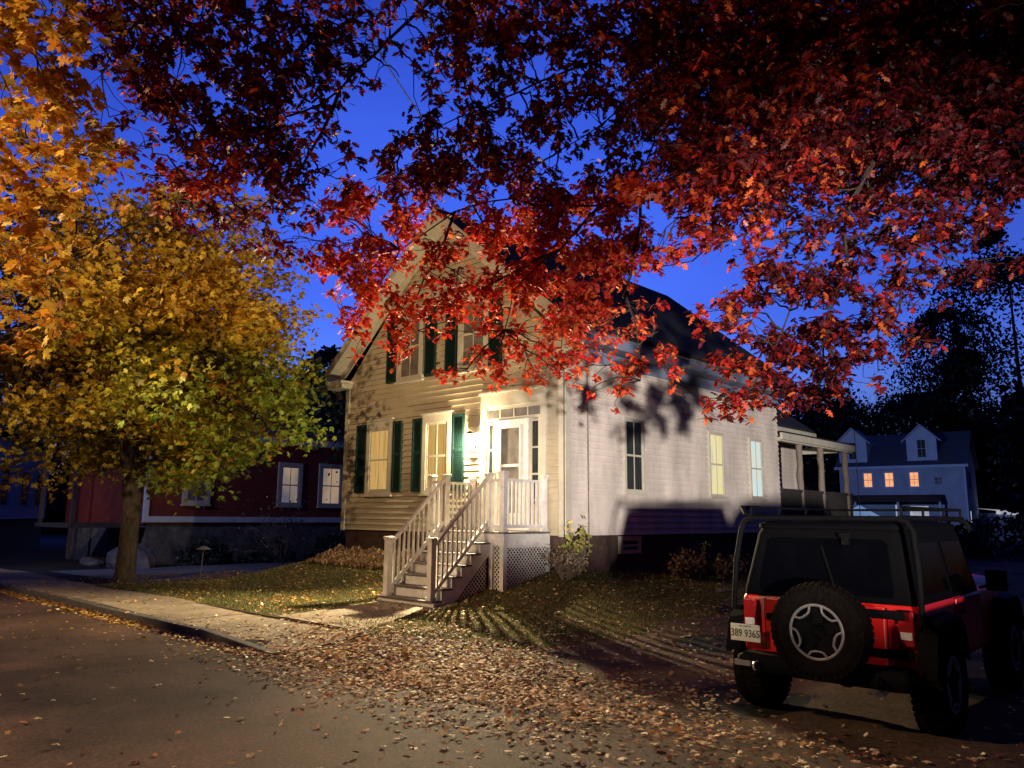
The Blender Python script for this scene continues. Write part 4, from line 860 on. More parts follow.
OAK_LIMBS={
 'gable':[(8.52,-1.23,5.41),(7,-2.19,4.56),(5.62,-2.58,4.19),(4.51,-2.91,4.13),(3.34,-3.35,4.25),(2.34,-3.92,4.45),(1.63,-4.29,4.35),(0.89,-4.61,3.91),(0.03,-4.77,2.89)],
 'gable_b':[(1.63,-4.29,4.35),(1.3,-4.31,3.72),(0.86,-4.4,2.9)],
 'gable_c':[(3.34,-3.35,4.25),(2.72,-3.4,3.79),(2.02,-3.55,3.35),(1.81,-3.49,2.84)],
 'gable_d':[(2.72,-3.4,3.79),(1.69,-3.86,3.35),(1.04,-4.18,3.26)],
 'gable_e':[(3.77,-3.08,4.25),(3.45,-2.99,3.19),(3.47,-2.71,2.06)],
 'top':[(7.06,-3.19,6.67),(5.04,-4.71,6.19),(3.34,-5.98,6),(1.98,-6.95,5.81),(1.06,-7.64,5.65),(0.29,-8.27,5.81)],
 'top_b':[(3.34,-5.98,6),(2.2,-6.54,4.93),(1.47,-7.02,4.67),(0.8,-7.5,3.98)],
 'top_c':[(2.2,-6.54,4.93),(1.62,-6.63,4.15),(0.97,-6.86,3.72)],
 'top_d':[(5.04,-4.71,6.19),(4.2,-4.47,5.39),(2.89,-5.07,5.03),(2.01,-5.54,4.65)],
 'side':[(8.47,-1.7,5.99),(7.27,-2.33,5.08),(6.53,-2.69,4.19),(6.02,-2.85,3.39),(5.53,-2.84,2.59),(5.03,-2.85,1.76)],
 'side_b':[(6.53,-2.69,4.19),(6.15,-2.76,3.55),(6.11,-2.69,3.05),(5.75,-2.59,2.38)],
 'side_c':[(7.27,-2.33,5.08),(6.83,-2.15,3.72),(6.42,-2.03,2.71)],
 'side_d':[(6.02,-2.85,3.39),(5.42,-3.26,3.31),(5.12,-3.54,3.88),(4.44,-4.07,4.62)],
 'mid':[(7.27,-2.33,5.08),(5.67,-3.09,5.41),(4.47,-3.89,5.17),(3.52,-4.36,4.58)],
}

OAK_T = thing('red_oak_tree', 'big red oak whose red leafy boughs hang over the driveway and across the gable', 'tree', (13.6, -2.4, -1.4))
b = MB(); b.tube([(13.6, -2.4, -1.6), (13.58, -2.4, -1.0), (13.5, -2.4, 1.5), (13.3, -2.35, 4.2), (13.0, -2.3, 7), (12.8, -2.2, 10)], [.62, .46, .40, .36, .28, .16], 16)
b.build('trunk', M['barkoak'], OAK_T)
def wob(p, q, n, a):
    p, q = Vector(p), Vector(q); L_ = (q - p).length; out = []
    o = Vector((random.gauss(0, 1), random.gauss(0, 1), random.gauss(0, .7))) * a * L_
    for i in range(n + 1):
        t = i / n; out.append(p + (q - p) * t + o * sin(pi * t) + (Vector((random.gauss(0, 1), random.gauss(0, 1), random.gauss(0, 1))) * a * .25 * L_ if 0 < i < n else Vector((0, 0, 0))))
    return out
limbs = MB(); twigs = MB(); skel = []
START = {'gable': (13.3, -2.35, 4.6), 'top': (13.1, -2.3, 6.6), 'side': (13.3, -2.35, 5.4)}
for k, pts in OAK_LIMBS.items():
    pts = [Vector(p) for p in pts]
    if k in START: pts = [Vector(START[k])] + pts
    fine = []
    for p, q in zip(pts, pts[1:]):
        s_ = max(2, int((q - p).length / .22)); w_ = wob(p, q, s_, .035); fine += w_[:-1]
    fine.append(pts[-1]); r0 = {'gable': .085, 'top': .09, 'side': .07}.get(k, .022 if k != 'mid' else .035); n = len(fine)
    rad = [max(.007, r0 * (1 - i / n) ** (1.1 if r0 > .05 else .8)) for i in range(n)]
    if r0 > .05: rad = [max(.010, (r0 if i < 1 else min(r0, .034 * (1 - i / n) + .004))) if i > n * .33 else r0 * (1 - i / n * 1.6) for i in range(n)]
    limbs.tube(fine, rad, 7); skel += fine
limbs.build('limb', M['barkoak'], OAK_T)
sk = np.array([tuple(v) for v in skel])
def spray(lst, sk, tw, per, size, fill, palette, twig_r=.006):
    """each entry (x,y,z,radius,coverage,tone) is a spray of foliage at a twig end"""
    Pp, Dd, Nn, Ss, Cc = [], [], [], [], []
    for (x, y, z, r, k, tone) in lst:
        c = np.array((x, y, z)); i = np.argmin(((sk - c) ** 2).sum(1) + (sk[:, 2] < z - .2) * .4)
        area = (2 * r) ** 2; kk = min(k / 10 + .02, .93); leafa = .36 * size ** 2
        n = max(1, int(-math.log(1 - kk) * area / (leafa * per) * fill))
        sub = c + rng.uniform(-1, 1, (3, 3)) * r * .95; pts = sub[rng.integers(0, 3, n)] + rng.normal(0, 1, (n, 3)) * r * .36; pts += rng.normal(0, .28, (n, 1)) * np.array((-.677, .716, .167))
        w_ = wob(sk[i], c, 6, .10); tw.tube(w_, [twig_r * 1.6, twig_r * 1.5, twig_r * 1.3, twig_r * 1.1, twig_r, twig_r * .8, twig_r * .6], 5, False)
        for q in pts[:: max(1, n // 5)]: tw.tube(wob(w_[random.choice((3, 4, 5, 6))], q, 3, .12), [twig_r * .7, twig_r * .6, twig_r * .5, twig_r * .35], 4, False)
        a, d, nm, s_ = rosettes(pts, per, size, .55, .9)
        Pp.append(a); Dd.append(d); Nn.append(nm); Ss.append(s_); Cc.append(palette(tone, len(a)))
    return [np.concatenate(q) for q in (Pp, Dd, Nn, Ss, Cc)]
def oakpal(t, n):  # red and dark leaves mixed; tone also paints in lit and dim boughs
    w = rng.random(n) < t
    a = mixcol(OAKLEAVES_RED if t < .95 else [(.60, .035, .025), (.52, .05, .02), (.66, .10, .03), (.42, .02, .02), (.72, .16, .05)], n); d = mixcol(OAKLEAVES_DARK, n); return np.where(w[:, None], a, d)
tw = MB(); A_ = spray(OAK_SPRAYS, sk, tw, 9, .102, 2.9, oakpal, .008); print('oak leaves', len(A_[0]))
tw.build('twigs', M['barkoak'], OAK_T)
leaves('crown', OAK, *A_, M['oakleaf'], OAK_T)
# the rest of the crown round the trunk, out of the picture but throwing its shade
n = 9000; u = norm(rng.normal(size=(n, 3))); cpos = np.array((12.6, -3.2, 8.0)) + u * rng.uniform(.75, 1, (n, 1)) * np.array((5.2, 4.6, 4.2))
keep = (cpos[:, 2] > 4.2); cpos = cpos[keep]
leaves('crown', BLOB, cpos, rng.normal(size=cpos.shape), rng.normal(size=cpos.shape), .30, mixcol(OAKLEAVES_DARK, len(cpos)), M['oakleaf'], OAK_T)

MAP_T = thing('maple_tree', 'golden maple whose big bright orange-yellow leaves hang in at the upper left edge', 'tree', (-3.6, -13.2, -1.3))
b = MB(); b.tube([(-3.6, -13.2, -1.5), (-3.55, -13.2, -.6), (-3.5, -13.1, 2), (-3.3, -12.9, 4.5), (-3, -12.6, 7)], [.42, .32, .27, .22, .12], 14); b.build('trunk', M['bark'], MAP_T)
b = MB(); mp = []
for e in ((1.0, -9.2, 4.7), (.6, -9.0, 3.9), (.5, -9.0, 3.0), (.2, -8.6, 5.6), (.9, -8.8, 2.6), (-.9, -11.8, 3.3)):
    w_ = wob((-3.3, -12.9, 4.3 + random.uniform(-.5, .8)), e, 14, .05); mp += w_; b.tube(w_, [.07 * (1 - i / 16) + .006 for i in range(15)], 6)
b.build('limb', M['bark'], MAP_T)
tw = MB()
GOLD = [(.66, .36, .045), (.60, .27, .03), (.70, .43, .07), (.50, .20, .025), (.55, .36, .05)]
mpa = np.array([tuple(v) for v in mp])
for part_, lim_ in ((MAPLE_SPRAYS[:44], mpa[:-15]), (MAPLE_SPRAYS[44:], mpa[-15:])):
    tw = MB(); A_ = spray(part_, lim_, tw, 6, .125, 2.6, lambda t, n: mixcol(GOLD, n, jit=.14)); tw.build('twigs', M['bark'], MAP_T)
    leaves('crown', MAPLE, *A_, M['mapleleaf'], MAP_T)

# street tree on the left, green turning yellow
SX, SY = -9.0, -4.05; SG = ground(SX, SY)
STR = thing('street_tree', 'broad yellow-green maple with a single pale trunk beside the sidewalk', 'tree', (SX, SY, SG))
b = MB(); b.tube([(SX - .02, SY, SG - .2), (SX, SY, SG + .02), (SX, SY, SG + .15), (SX + .01, SY, SG + .8), (SX, SY + .02, SG + 1.6), (SX - .02, SY, SG + 2.3)], [.34, .27, .215, .19, .185, .23], 16)
b.build('trunk', M['bark'], STR)
b = MB(); sl_ = []
for i in range(15):
    a = i * 2.4; el = random.uniform(.2, 1.2) if i > 2 else 1.35; Ln = random.uniform(2.6, 3.9) if i > 2 else 5.4
    z0 = SG + 2.0 + (i * .28 if i > 2 else .1); s0 = (SX + random.uniform(-.05, .05), SY, z0)
    if i > 2: s0 = (SX + .25 * sin(i), SY + .2 * cos(i), z0)
    e = (SX + cos(a) * Ln * cos(el), SY + sin(a) * Ln * cos(el), z0 + Ln * sin(el)); w_ = wob(s0, e, 10, .06); sl_ += w_[2:]
    r0 = .14 if i <= 2 else .07; b.tube(w_, [r0 * (1 - j / 11) + .012 for j in range(11)], 8)
b.build('limb', M['barkoak'], STR)
sl_ = np.array([tuple(v) for v in sl_])
nc = 900; u = norm(rng.normal(size=(nc, 3))); lob = 1 + .17 * np.sin(u[:, 0:1] * 5 + 1) * np.sin(u[:, 2:3] * 4.3 + 2 * u[:, 1:2]) + .10 * np.sin(u[:, 1:2] * 9 + u[:, 2:3] * 7); rr = lob * rng.uniform(.12, 1, (nc, 1)) ** .55
cl = np.array((SX + .1, SY, 4.10)) + u * rr * np.array((3.9, 3.6, 3.8))
fwd_ = (cl[:, 0] - SX) * .70 - (cl[:, 1] - SY) * .71; lat_ = (cl[:, 0] - SX) * .72 + (cl[:, 1] - SY) * .69
hole = np.sin(cl[:, 0] * 2.6 + 1.1) * np.sin(cl[:, 1] * 2.4) * np.sin(cl[:, 2] * 2.8 + .6) > .34
cl = cl[~hole & ~((np.abs(lat_) < .55) & (cl[:, 2] < 2.1) & (fwd_ > -.2))]; nc = len(cl)
cl[:, 2] = np.maximum(cl[:, 2], .95 + .45 * rng.random(nc) + .25 * np.sin(cl[:, 0] * 2.1))
tw = MB(); pos = []; 
for c in cl:
    i = np.argmin(((sl_ - c) ** 2).sum(1)); tw.tube(wob(sl_[i], c, 4, .08), [.014, .012, .010, .008, .005], 4, False)
    m_ = int(rng.integers(42, 78)); pos.append(c + rng.normal(0, 1, (m_, 3)) * np.array((.30, .30, .17)))
tw.build('twigs', M['barkoak'], STR)
pos = np.concatenate(pos); n = len(pos)
d = np.stack([rng.normal(0, 1, n), rng.normal(0, 1, n), rng.normal(-.7, .5, n)], 1); nm = np.stack([rng.normal(0, .6, n), rng.normal(0, .6, n), np.ones(n)], 1)
# colour turns from olive gold at the top to green low on the house side, orange at some tips
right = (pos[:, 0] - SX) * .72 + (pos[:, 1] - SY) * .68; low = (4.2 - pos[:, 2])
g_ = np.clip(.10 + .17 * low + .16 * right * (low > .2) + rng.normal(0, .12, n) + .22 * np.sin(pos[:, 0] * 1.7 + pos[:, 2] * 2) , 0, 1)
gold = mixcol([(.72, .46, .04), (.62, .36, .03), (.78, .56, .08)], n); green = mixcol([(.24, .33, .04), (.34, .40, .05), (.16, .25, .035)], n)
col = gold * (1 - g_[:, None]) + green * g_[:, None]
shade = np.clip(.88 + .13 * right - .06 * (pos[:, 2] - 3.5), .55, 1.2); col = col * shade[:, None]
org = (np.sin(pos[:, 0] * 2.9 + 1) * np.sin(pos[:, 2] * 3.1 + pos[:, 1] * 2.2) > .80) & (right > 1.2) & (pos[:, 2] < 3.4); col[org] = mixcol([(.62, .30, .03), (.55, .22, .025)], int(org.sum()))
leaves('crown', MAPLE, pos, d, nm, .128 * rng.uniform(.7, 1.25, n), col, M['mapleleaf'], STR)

def bgtree(x, y, h, w, label, cols, n=2600, lf=.5, name='tree', conif=False, trunk_r=.2, z0=None, group='dark trees behind the houses', crown0=.2, tmpl=BLOB):
    zg = ground(x, y) if z0 is None else z0
    t = thing(name, label, 'tree', (x, y, zg), 0, group)
    b = MB(); b.tube([(x, y, zg - .3), (x + .1, y, zg + h * .5), (x, y, zg + h * .93)], [trunk_r, trunk_r * .7, trunk_r * .15], 8); b.build('trunk', M['darkbark'], t)
    k = 46; cc = []
    for i in range(k):
        f = random.random() ** .8; a = random.uniform(0, 2 * pi)
        R_ = w * ((1 - f) * .95 + .08) if conif else w * (sin(pi * min(1, .12 + .88 * f)) ** .55)
        rr = R_ * random.uniform(.35, 1); cc.append((x + rr * cos(a), y + rr * sin(a), zg + h * (crown0 + (1 - crown0) * f), R_))
    cc = np.array(cc); idx = rng.integers(0, k, n); s_ = (cc[idx, 3] * .26)[:, None]
    pos = cc[idx, :3] + rng.normal(0, 1, (n, 3)) * s_ * np.array((1, 1, .75))
    d = rng.normal(size=(n, 3)); d[:, 2] -= .4
    leaves('crown', tmpl, pos, d, rng.normal(size=(n, 3)) + np.array((0, 0, .8)), lf * rng.uniform(.6, 1.3, n), mixcol(cols, n), M['bushleaf'], t)
    return t
DK = [(.008, .012, .010), (.014, .018, .013), (.006, .009, .010)]
DG = [(.03, .05, .03), (.045, .07, .035), (.02, .035, .03)]
def bare(x, y, h, label, name='bare_tree', spread=.45, m='darkbark', z0=None, n0=7, rad=.12, group=None, depth=4, low=.25):
    zg = ground(x, y) if z0 is None else z0; t = thing(name, label, 'tree' if 'tree' in name else 'shrub', (x, y, zg), 0, group); b = MB(); br = MB()
    def grow(p, d, L_, r, k, out):
        q = p + d * L_; w_ = wob(p, q, 4, .06); out.tube(w_, [r, r * .9, r * .8, r * .7, r * .6], 5, False)
        if k <= 0: return
        for i in range(3 if k > 1 else 4):
            s_ = random.uniform(.35, 1); nd = (d + Vector((random.gauss(0, spread), random.gauss(0, spread), random.gauss(.05, spread * .6)))).normalized()
            grow(w_[0] + (q - w_[0]) * s_, nd, L_ * random.uniform(.5, .78), r * .5, k - 1, br)
    b.tube([(x, y, zg - .2), (x, y, zg + h * low)], [rad * 1.15, rad], 8)
    for i in range(n0):
        grow(Vector((x, y, zg + h * low * random.uniform(.7, 1))), Vector((random.gauss(0, spread), random.gauss(0, spread), 1)).normalized(), h * .38, rad * .6, depth, br)
    b.build('trunk', M[m], t); br.build('branches', M[m], t); return t
# dark trees far behind, right and left
def cpt(lat, dep): return (9.05 - .687 * dep + .727 * lat, -10.99 + .727 * dep + .687 * lat)
for (lat, dep_, h, w, kind, lab) in (
    (34, 84, 17, 6.5, 1, 'black tree rising just right of the rear porch roof'),
    (41, 96, 17, 7, 1, 'black round-topped tree behind the left dormer of the blue house'),
    (48, 92, 17, 7.5, 1, 'black tree behind the right dormer of the blue house'),
    (48.5, 83, 24, 6, 0, 'tall dark conifer past the right end of the blue house'),
    (52.5, 80, 33, 9, 1, 'huge black tree filling the right edge above the car'),
    (35, 50, 12, 2.6, 1, 'dark tree at the right edge, nearest of those behind the car'),
    (57, 100, 30, 9, 1, 'tall dark tree standing farthest back behind the right end of the dormered house')):
    x, y = cpt(lat, dep_); bgtree(x, y, h, w, lab, DK, 15000, .42, conif=(kind == 0), name='pine_tree' if kind == 0 else 'dark_tree', trunk_r=.3, z0=-2.2, crown0=.02)
for (lat, dep_, h, w, lab, pal, lf) in (
    (-9.6, 41, 10.5, 3.2, 'dark blue-green tree rising behind the left eave of the cream house', DG, .35),
    (-7.2, 30, 6.6, 1.9, 'leafy green tree between the red house and the cream house', [(.07, .10, .035), (.05, .08, .03)], .20),
    (-20, 46, 12, 5, 'dark tree behind the red house roof', DK, .5),
    (-30, 50, 13, 5, 'black tree behind the pale blue house at the left', DK, .6),
    (-14, 52, 11, 4.5, 'dark tree beyond the red house ridge', DK, .5)):
    x, y = cpt(lat, dep_); bgtree(x, y, h, w, lab, pal, 3200, lf, name='leafy_tree', z0=-1.4, crown0=.52 if dep_ == 30 else .15)
x, y = cpt(39, 82); bare(x, y, 19, 'bare leafless tree against the blue sky left of the dark trees', z0=-2, rad=.13, spread=.38)
x, y = cpt(43.5, 84); bare(x, y, 17, 'second bare tree, just right of the first and lower', z0=-2, rad=.11, spread=.36)
# wood on the far hill
n = 16000; a = rng.uniform(0, 2 * pi, n); 
lat = rng.uniform(-110, 130, n); dp = rng.uniform(112, 128, n)
hh = 7 + 5 * np.sin(lat * .09) + 3 * np.sin(lat * .31 + 1) + np.clip((lat - 20) * .22, 0, 12)
pos = np.stack([9.05 - .687 * dp + .727 * lat, -10.99 + .727 * dp + .687 * lat, -3 + hh * rng.random(n) ** .8], 1)
tag(leaves('distant_wood', BLOB, pos, rng.normal(size=(n, 3)), rng.normal(size=(n, 3)), 2.0, mixcol(DK, n), M['bushleaf']), 'black line of far-off woods behind the houses', 'wood', kind='stuff')

# ------------------------------------------------------------------ red house next door
RX = -15.6
RH = thing('red_house', 'dark red house with white trim on a stone foundation, seen behind the yellow-green tree', 'house', (RX - 3, 4, -1.3))
def RT(a, n, z): return (RX + n, a, z)
b = MB(); lap(b, RT, lambda z: -1.0, lambda z: 12, .25, 2.75, .125, .018); b.build('wall', M['red'], RH)
b = MB(); b.box(RX - 7, RX - .01, -1.1, 12.1, .0, 2.9); b.build('wall_core', M['red'], RH)
b = MB(); b.box(RX - .03, RX + .05, -1.15, 12, .06, .24); b.box(RX - .02, RX + .05, -1.16, -1.0, .24, 2.75); b.box(RX - .02, RX + .06, -1.2, 12, 2.75, 3.18); b.box(RX - .02, RX + .38, -1.4, 12, 3.181, 3.24)
b.build('trim', M['coolwhite'], RH)
b = MB(); b.box(RX - 6.9, RX - .04, -1.0, 12, -2, .055); b.build('foundation', M['stone'], RH)
b = MB(); b.prism([(RX + .45, 3.22), (RX - 3.5, 5.6), (RX - 7.5, 3.22)], -1.5, 12.3, lambda p, q, a: (p, a, q)); b.build('roof', M['shingle'], RH)
window(RH, RT, 4.93, 5.98, .62, 2.17, M['litdim'], .13); window(RH, RT, 3.30, 4.25, .62, 2.12, M['litdim'], .13); window(RH, RT, .0, .9, .62, 2.12, M['greyglass'], .13)
window(RH, RT, 8.0, 9.0, .62, 2.12, M['darkglass'], .13)
b = MB(); b.box(RX - 3, RX - .02, -3.2, -1.2, -.1, .02); b.box(RX - 3.1, RX + .1, -3.3, -1.2, 2.6, 2.8)
for yy_ in (-3.15,): b.box(RX - .1, RX + .0, yy_, yy_ + .1, .02, 2.6); b.box(RX - 2.9, RX - 2.8, yy_, yy_ + .1, .02, 2.6)
b.build('porch', M['darkwood'], RH)
# pale blue house farther left
x, y = cpt(-23.5, 38)
BH = thing('blue_white_house', 'pale blue-lit house partly hidden at the far left edge behind the yellow tree', 'house', (x, y, -1.4), radians(62))
def BT(a, n, z): return (n, a, z + 1.4)
b = MB(); b.box(-8, -.01, -6, 5, 1.42, 5.2); b.build('wall_core', M['bluehouse'], BH, local=True)
b = MB(); lap(b, BT, lambda z: -6, lambda z: 5, .02, 3.4, .13); b.build('wall', M['bluehouse'], BH, local=True)
b = MB(); b.box(-8, -.05, -5.9, 4.9, -1, 1.41); b.build('foundation', M['brick'], BH, local=True)
b = MB(); b.prism([(.5, 5.1), (-4, 7.6), (-8.5, 5.1)], -6.3, 5.3, lambda p, q, a: (p, a, q)); b.build('roof', M['shingle'], BH, local=True)
for a in (-3.6, -.2, 2.6): window(BH, BT, a, a + .95, .75, 2.2, M['greyglass'], .12, local=True, trim=M['darkwood'])
# ------------------------------------------------------------------ dormered house, right background
x, y = cpt(37.2, 64.5)
DH = thing('dormered_house', 'long blue-grey house with two dormers and three orange-lit windows, beyond the car', 'house', (x, y, -2.0), radians(43.4 - 36))
def DT(a, n, z): return (a, -n, z + 2.0)
Wd = 9.8
b = MB(); lap(b, DT, lambda z: -Wd, lambda z: 0, -2.0, 4.95, .16, .02); b.build('wall', M['violethouse'], DH, local=True)
b = MB(); b.box(-Wd, -.01, .01, 7.5, 0, 6.95); b.prism([(.02, 6.95), (3.7, 9.6), (7.5, 6.95)], -Wd, -.01, lambda p, q, a: (a, p, q)); b.build('wall_core', M['violethouse'], DH, local=True)
b = MB(); b.add([(-Wd - .3, -.4, 6.9), (.3, -.4, 6.9), (.3, 3.7, 10.0), (-Wd - .3, 3.7, 10.0), (-Wd - .3, 8, 6.9), (.3, 8, 6.9)], [(0, 1, 2, 3), (3, 2, 5, 4)])
b.add([(-Wd - .3, -.4, 6.8), (.3, -.4, 6.8), (.3, 3.7, 9.9), (-Wd - .3, 3.7, 9.9)], [(3, 2, 1, 0)]); b.build('roof', M['blueshingle'], DH, local=True)
b = MB(); b.box(-Wd - .3, .3, -.45, -.405, 6.68, 6.9); b.box(-.12, .02, -.03, -.0, 2.0, 6.9); b.build('fascia', M['bluehouse'], DH, local=True)
for a in (-7.9, -6.2, -4.25): window(DH, DT, a, a + .9, 3.05, 4.45, M['litred'], .09, local=True, trim=M['bluehouse'])
window(DH, DT, -2.4, -1.6, 3.2, 4.0, M['darkglass'], .09, local=True, trim=M['violethouse'])
def DSide(a, n, z): return (n, a, z + 2.0)
window(DH, DSide, 2.0, 2.9, 3.0, 4.4, M['darkglass'], .09, local=True, trim=M['violethouse'])
for cx_ in (-8.6, -3.1):
    b = MB(); b.prism([(cx_ - 1.15, 6.95), (cx_ + 1.15, 6.95), (cx_ + 1.15, 9.2), (cx_, 10.25), (cx_ - 1.15, 9.2)], .15, 3.6, lambda p, q, a: (p, a, q)); dm = b.build('dormer', M['bluehouse'], DH, local=True)
    b = MB()
    for s_ in (1, -1): b.add([(cx_, -.1, 10.42), (cx_ + s_ * 1.5, -.1, 9.0), (cx_ + s_ * 1.5, 3.6, 9.0), (cx_, 3.6, 10.42), (cx_, -.1, 10.27), (cx_ + s_ * 1.5, -.1, 8.85), (cx_ + s_ * 1.5, 3.6, 8.85), (cx_, 3.6, 10.27)], [(0, 1, 2, 3), (7, 6, 5, 4), (0, 4, 5, 1), (1, 5, 6, 2)])
    b.build('dormer_roof', M['violethouse'], DH, local=True)
    window(DH, lambda a, n, z: (a, .15 - n, z), cx_ - .45, cx_ + .45, 7.5, 9.2, M['darkglass'], .1, local=True, trim=M['bluehouse'])
b = MB(); b.add([(-Wd - .5, -.0, 4.45), (-1.6, -.0, 4.45), (-1.6, -2.4, 3.95), (-Wd - .5, -2.4, 3.95), (-Wd - .5, -.0, 4.35), (-1.6, -.0, 4.35), (-1.6, -2.4, 3.80), (-Wd - .5, -2.4, 3.80)], [(3, 2, 1, 0), (4, 5, 6, 7), (2, 3, 7, 6), (1, 2, 6, 5)]); b.build('porch_roof', M['shingle'], DH, local=True)
for a in (-8.2, -4.9, -1.8):
    b = MB(); b.box(a, a + .16, -2.3, -2.14, 0, 3.82); b.build('porch_post', M['bluehouse'], DH, local=True)
b = MB(); b.box(-4.3, -2.9, -.08, -.03, 1.9, 3.5); b.box(-5.4, -5.2, -.08, -.03, 1.9, 3.6); gl_ = b.build('lit_doorway', M['litwhite'], DH, local=True)
b = MB(); b.box(.025, .05, 1.1, 1.35, 2.2, 3.1); b.build('lit_doorway', M['litwhite'], DH, local=True)
# canopy tent
x, y = cpt(24.6, 56)
TN = thing('canopy_tent', 'pale blue canopy tent roof glowing below the lit windows of the dormered house', 'tent', (x, y, -2), radians(43.4))
b = MB(); h0, h1, s_ = 2.45, 3.35, 1.15
b.add([(-s_, -s_, h0), (s_, -s_, h0), (s_, s_, h0), (-s_, s_, h0), (0, 0, h1)], [(0, 1, 4), (1, 2, 4), (2, 3, 4), (3, 0, 4)]); b.box(-s_, s_, -s_ - .01, -s_ + .005, h0 - .25, h0); b.build('canopy', M['canvas'], TN, local=True)
for sx in (-1, 1):
    for sy in (-1, 1):
        b = MB(); b.tube([(sx * s_ * .98, sy * s_ * .98, 0), (sx * s_ * .98, sy * s_ * .98, h0)], .03, 6); b.build('leg', M['lampmetal'], TN, local=True)
# lit carport roof farther right
x, y = cpt(42.5, 68)
CP = thing('lit_shed', 'low white-lit shed roof at the right beyond the blue house', 'shed', (x, y, -2), radians(43.4))
b = MB(); b.box(-1.0, 1.4, 0, 3, 0, 3.0); b.build('wall', M['violethouse'], CP, local=True)
b = MB(); b.add([(-1.1, -.3, 3.2), (1.4, -.3, 3.0), (1.4, 3, 3.3), (-1.1, 3, 3.45), (-1.1, -.3, 2.9), (1.4, -.3, 2.8)], [(0, 1, 2, 3), (0, 4, 5, 1)]); b.build('roof', M['litwhite'], CP, local=True)
# low brick/wood fence & hedge behind the car
for i, (lat_, dp_, w_, h_) in enumerate(((13.5, 31, 2.6, 2.1), (17.2, 33, 2.4, 2.0), (21, 34, 2.6, 2.2), (24.5, 32, 2.6, 2.2), (11, 28, 1.6, 1.9))):
    x, y = cpt(lat_, dp_); z0 = -1.7
    t = thing('dark_bush', 'low black bush behind the car, %s' % ('under the left end of the tent roof', 'below the blue house porch', 'below the right dormer', 'at the right edge of the photo', 'beside the porch railing')[i], 'bush', (x, y, z0), 0, 'black bushes behind the car')
    n = 1800; u = norm(rng.normal(size=(n, 3))) * rng.uniform(.5, 1, (n, 1)) ** .5; pos = np.array((x, y, z0 + h_ * .45)) + u * np.array((w_, w_ * .6, h_ * .55))
    leaves('foliage', BLOB, pos, rng.normal(size=(n, 3)), rng.normal(size=(n, 3)), .22, mixcol(DK, n), M['bushleaf'], t)
    b = MB(); b.tube([(x, y, z0 - .1), (x, y, z0 + h_ * .5)], [.06, .03], 6); b.build('stem', M['darkbark'], t)

# ------------------------------------------------------------------ yard things
b = MB()
def rock(name, label, x, y, r, sc, m='rock', seed=0, grp=None):
    rd = random.Random(seed); me = MB(); n, k = 14, 8; vs = []
    for i in range(k + 1):
        for j in range(n):
            th = pi * i / k; ph = 2 * pi * j / n; q = r * (1 + .22 * sin(3 * ph + seed) * sin(th) + .15 * cos(2 * th + ph * 2 + seed) + rd.uniform(-.05, .05) * (0 < i < k))
            vs.append((x + q * sin(th) * cos(ph) * sc[0], y + q * sin(th) * sin(ph) * sc[1], ground(x, y) + .25 * r * sc[2] + q * cos(th) * sc[2]))
    me.add(vs, [[i * n + j, i * n + (j + 1) % n, (i + 1) * n + (j + 1) % n, (i + 1) * n + j] for i in range(k) for j in range(n)], False)
    o = me.build(name, M[m]); return tag(o, label, 'rock', grp)
rock('boulder', 'large pale boulder left of the street tree trunk', -15.0, -1.5, .62, (1.3, .9, .8), seed=2)
rock('boulder', 'flat grey rock lying left of the large pale boulder', -17.5, -1.7, .5, (1.5, .8, .35), seed=4)
rock('stone', 'small pale stone on the lawn below the side wall', 1.35, 3.1, .11, (1.6, 1, .5), seed=6)
rock('stone', 'long thin pale stone edging the bed under the cellar window', .95, 1.75, .10, (2.6, .6, .3), seed=8)
# reflector stake at the edge of the lawn
stx, sty = -8.72, -2.5; zg = ground(stx, sty)
SK = thing('garden_light', 'thin solar garden light on a stake at the left edge of the lawn', 'garden light', (stx, sty, zg))
b = MB(); b.tube([(stx, sty, zg - .05), (stx + .07, sty, zg + .66)], .012, 8); b.build('stake', M['machined'], SK)
b = MB(); b.lathe([(0, .10), (.06, .085), (.16, .03), (.165, .015), (.05, .01), (.04, -.04), (0, -.045)], lambda x, y, a: (stx + .07 + x, sty + y, zg + .66 + a), 16); b.build('cap', M['machined'], SK)
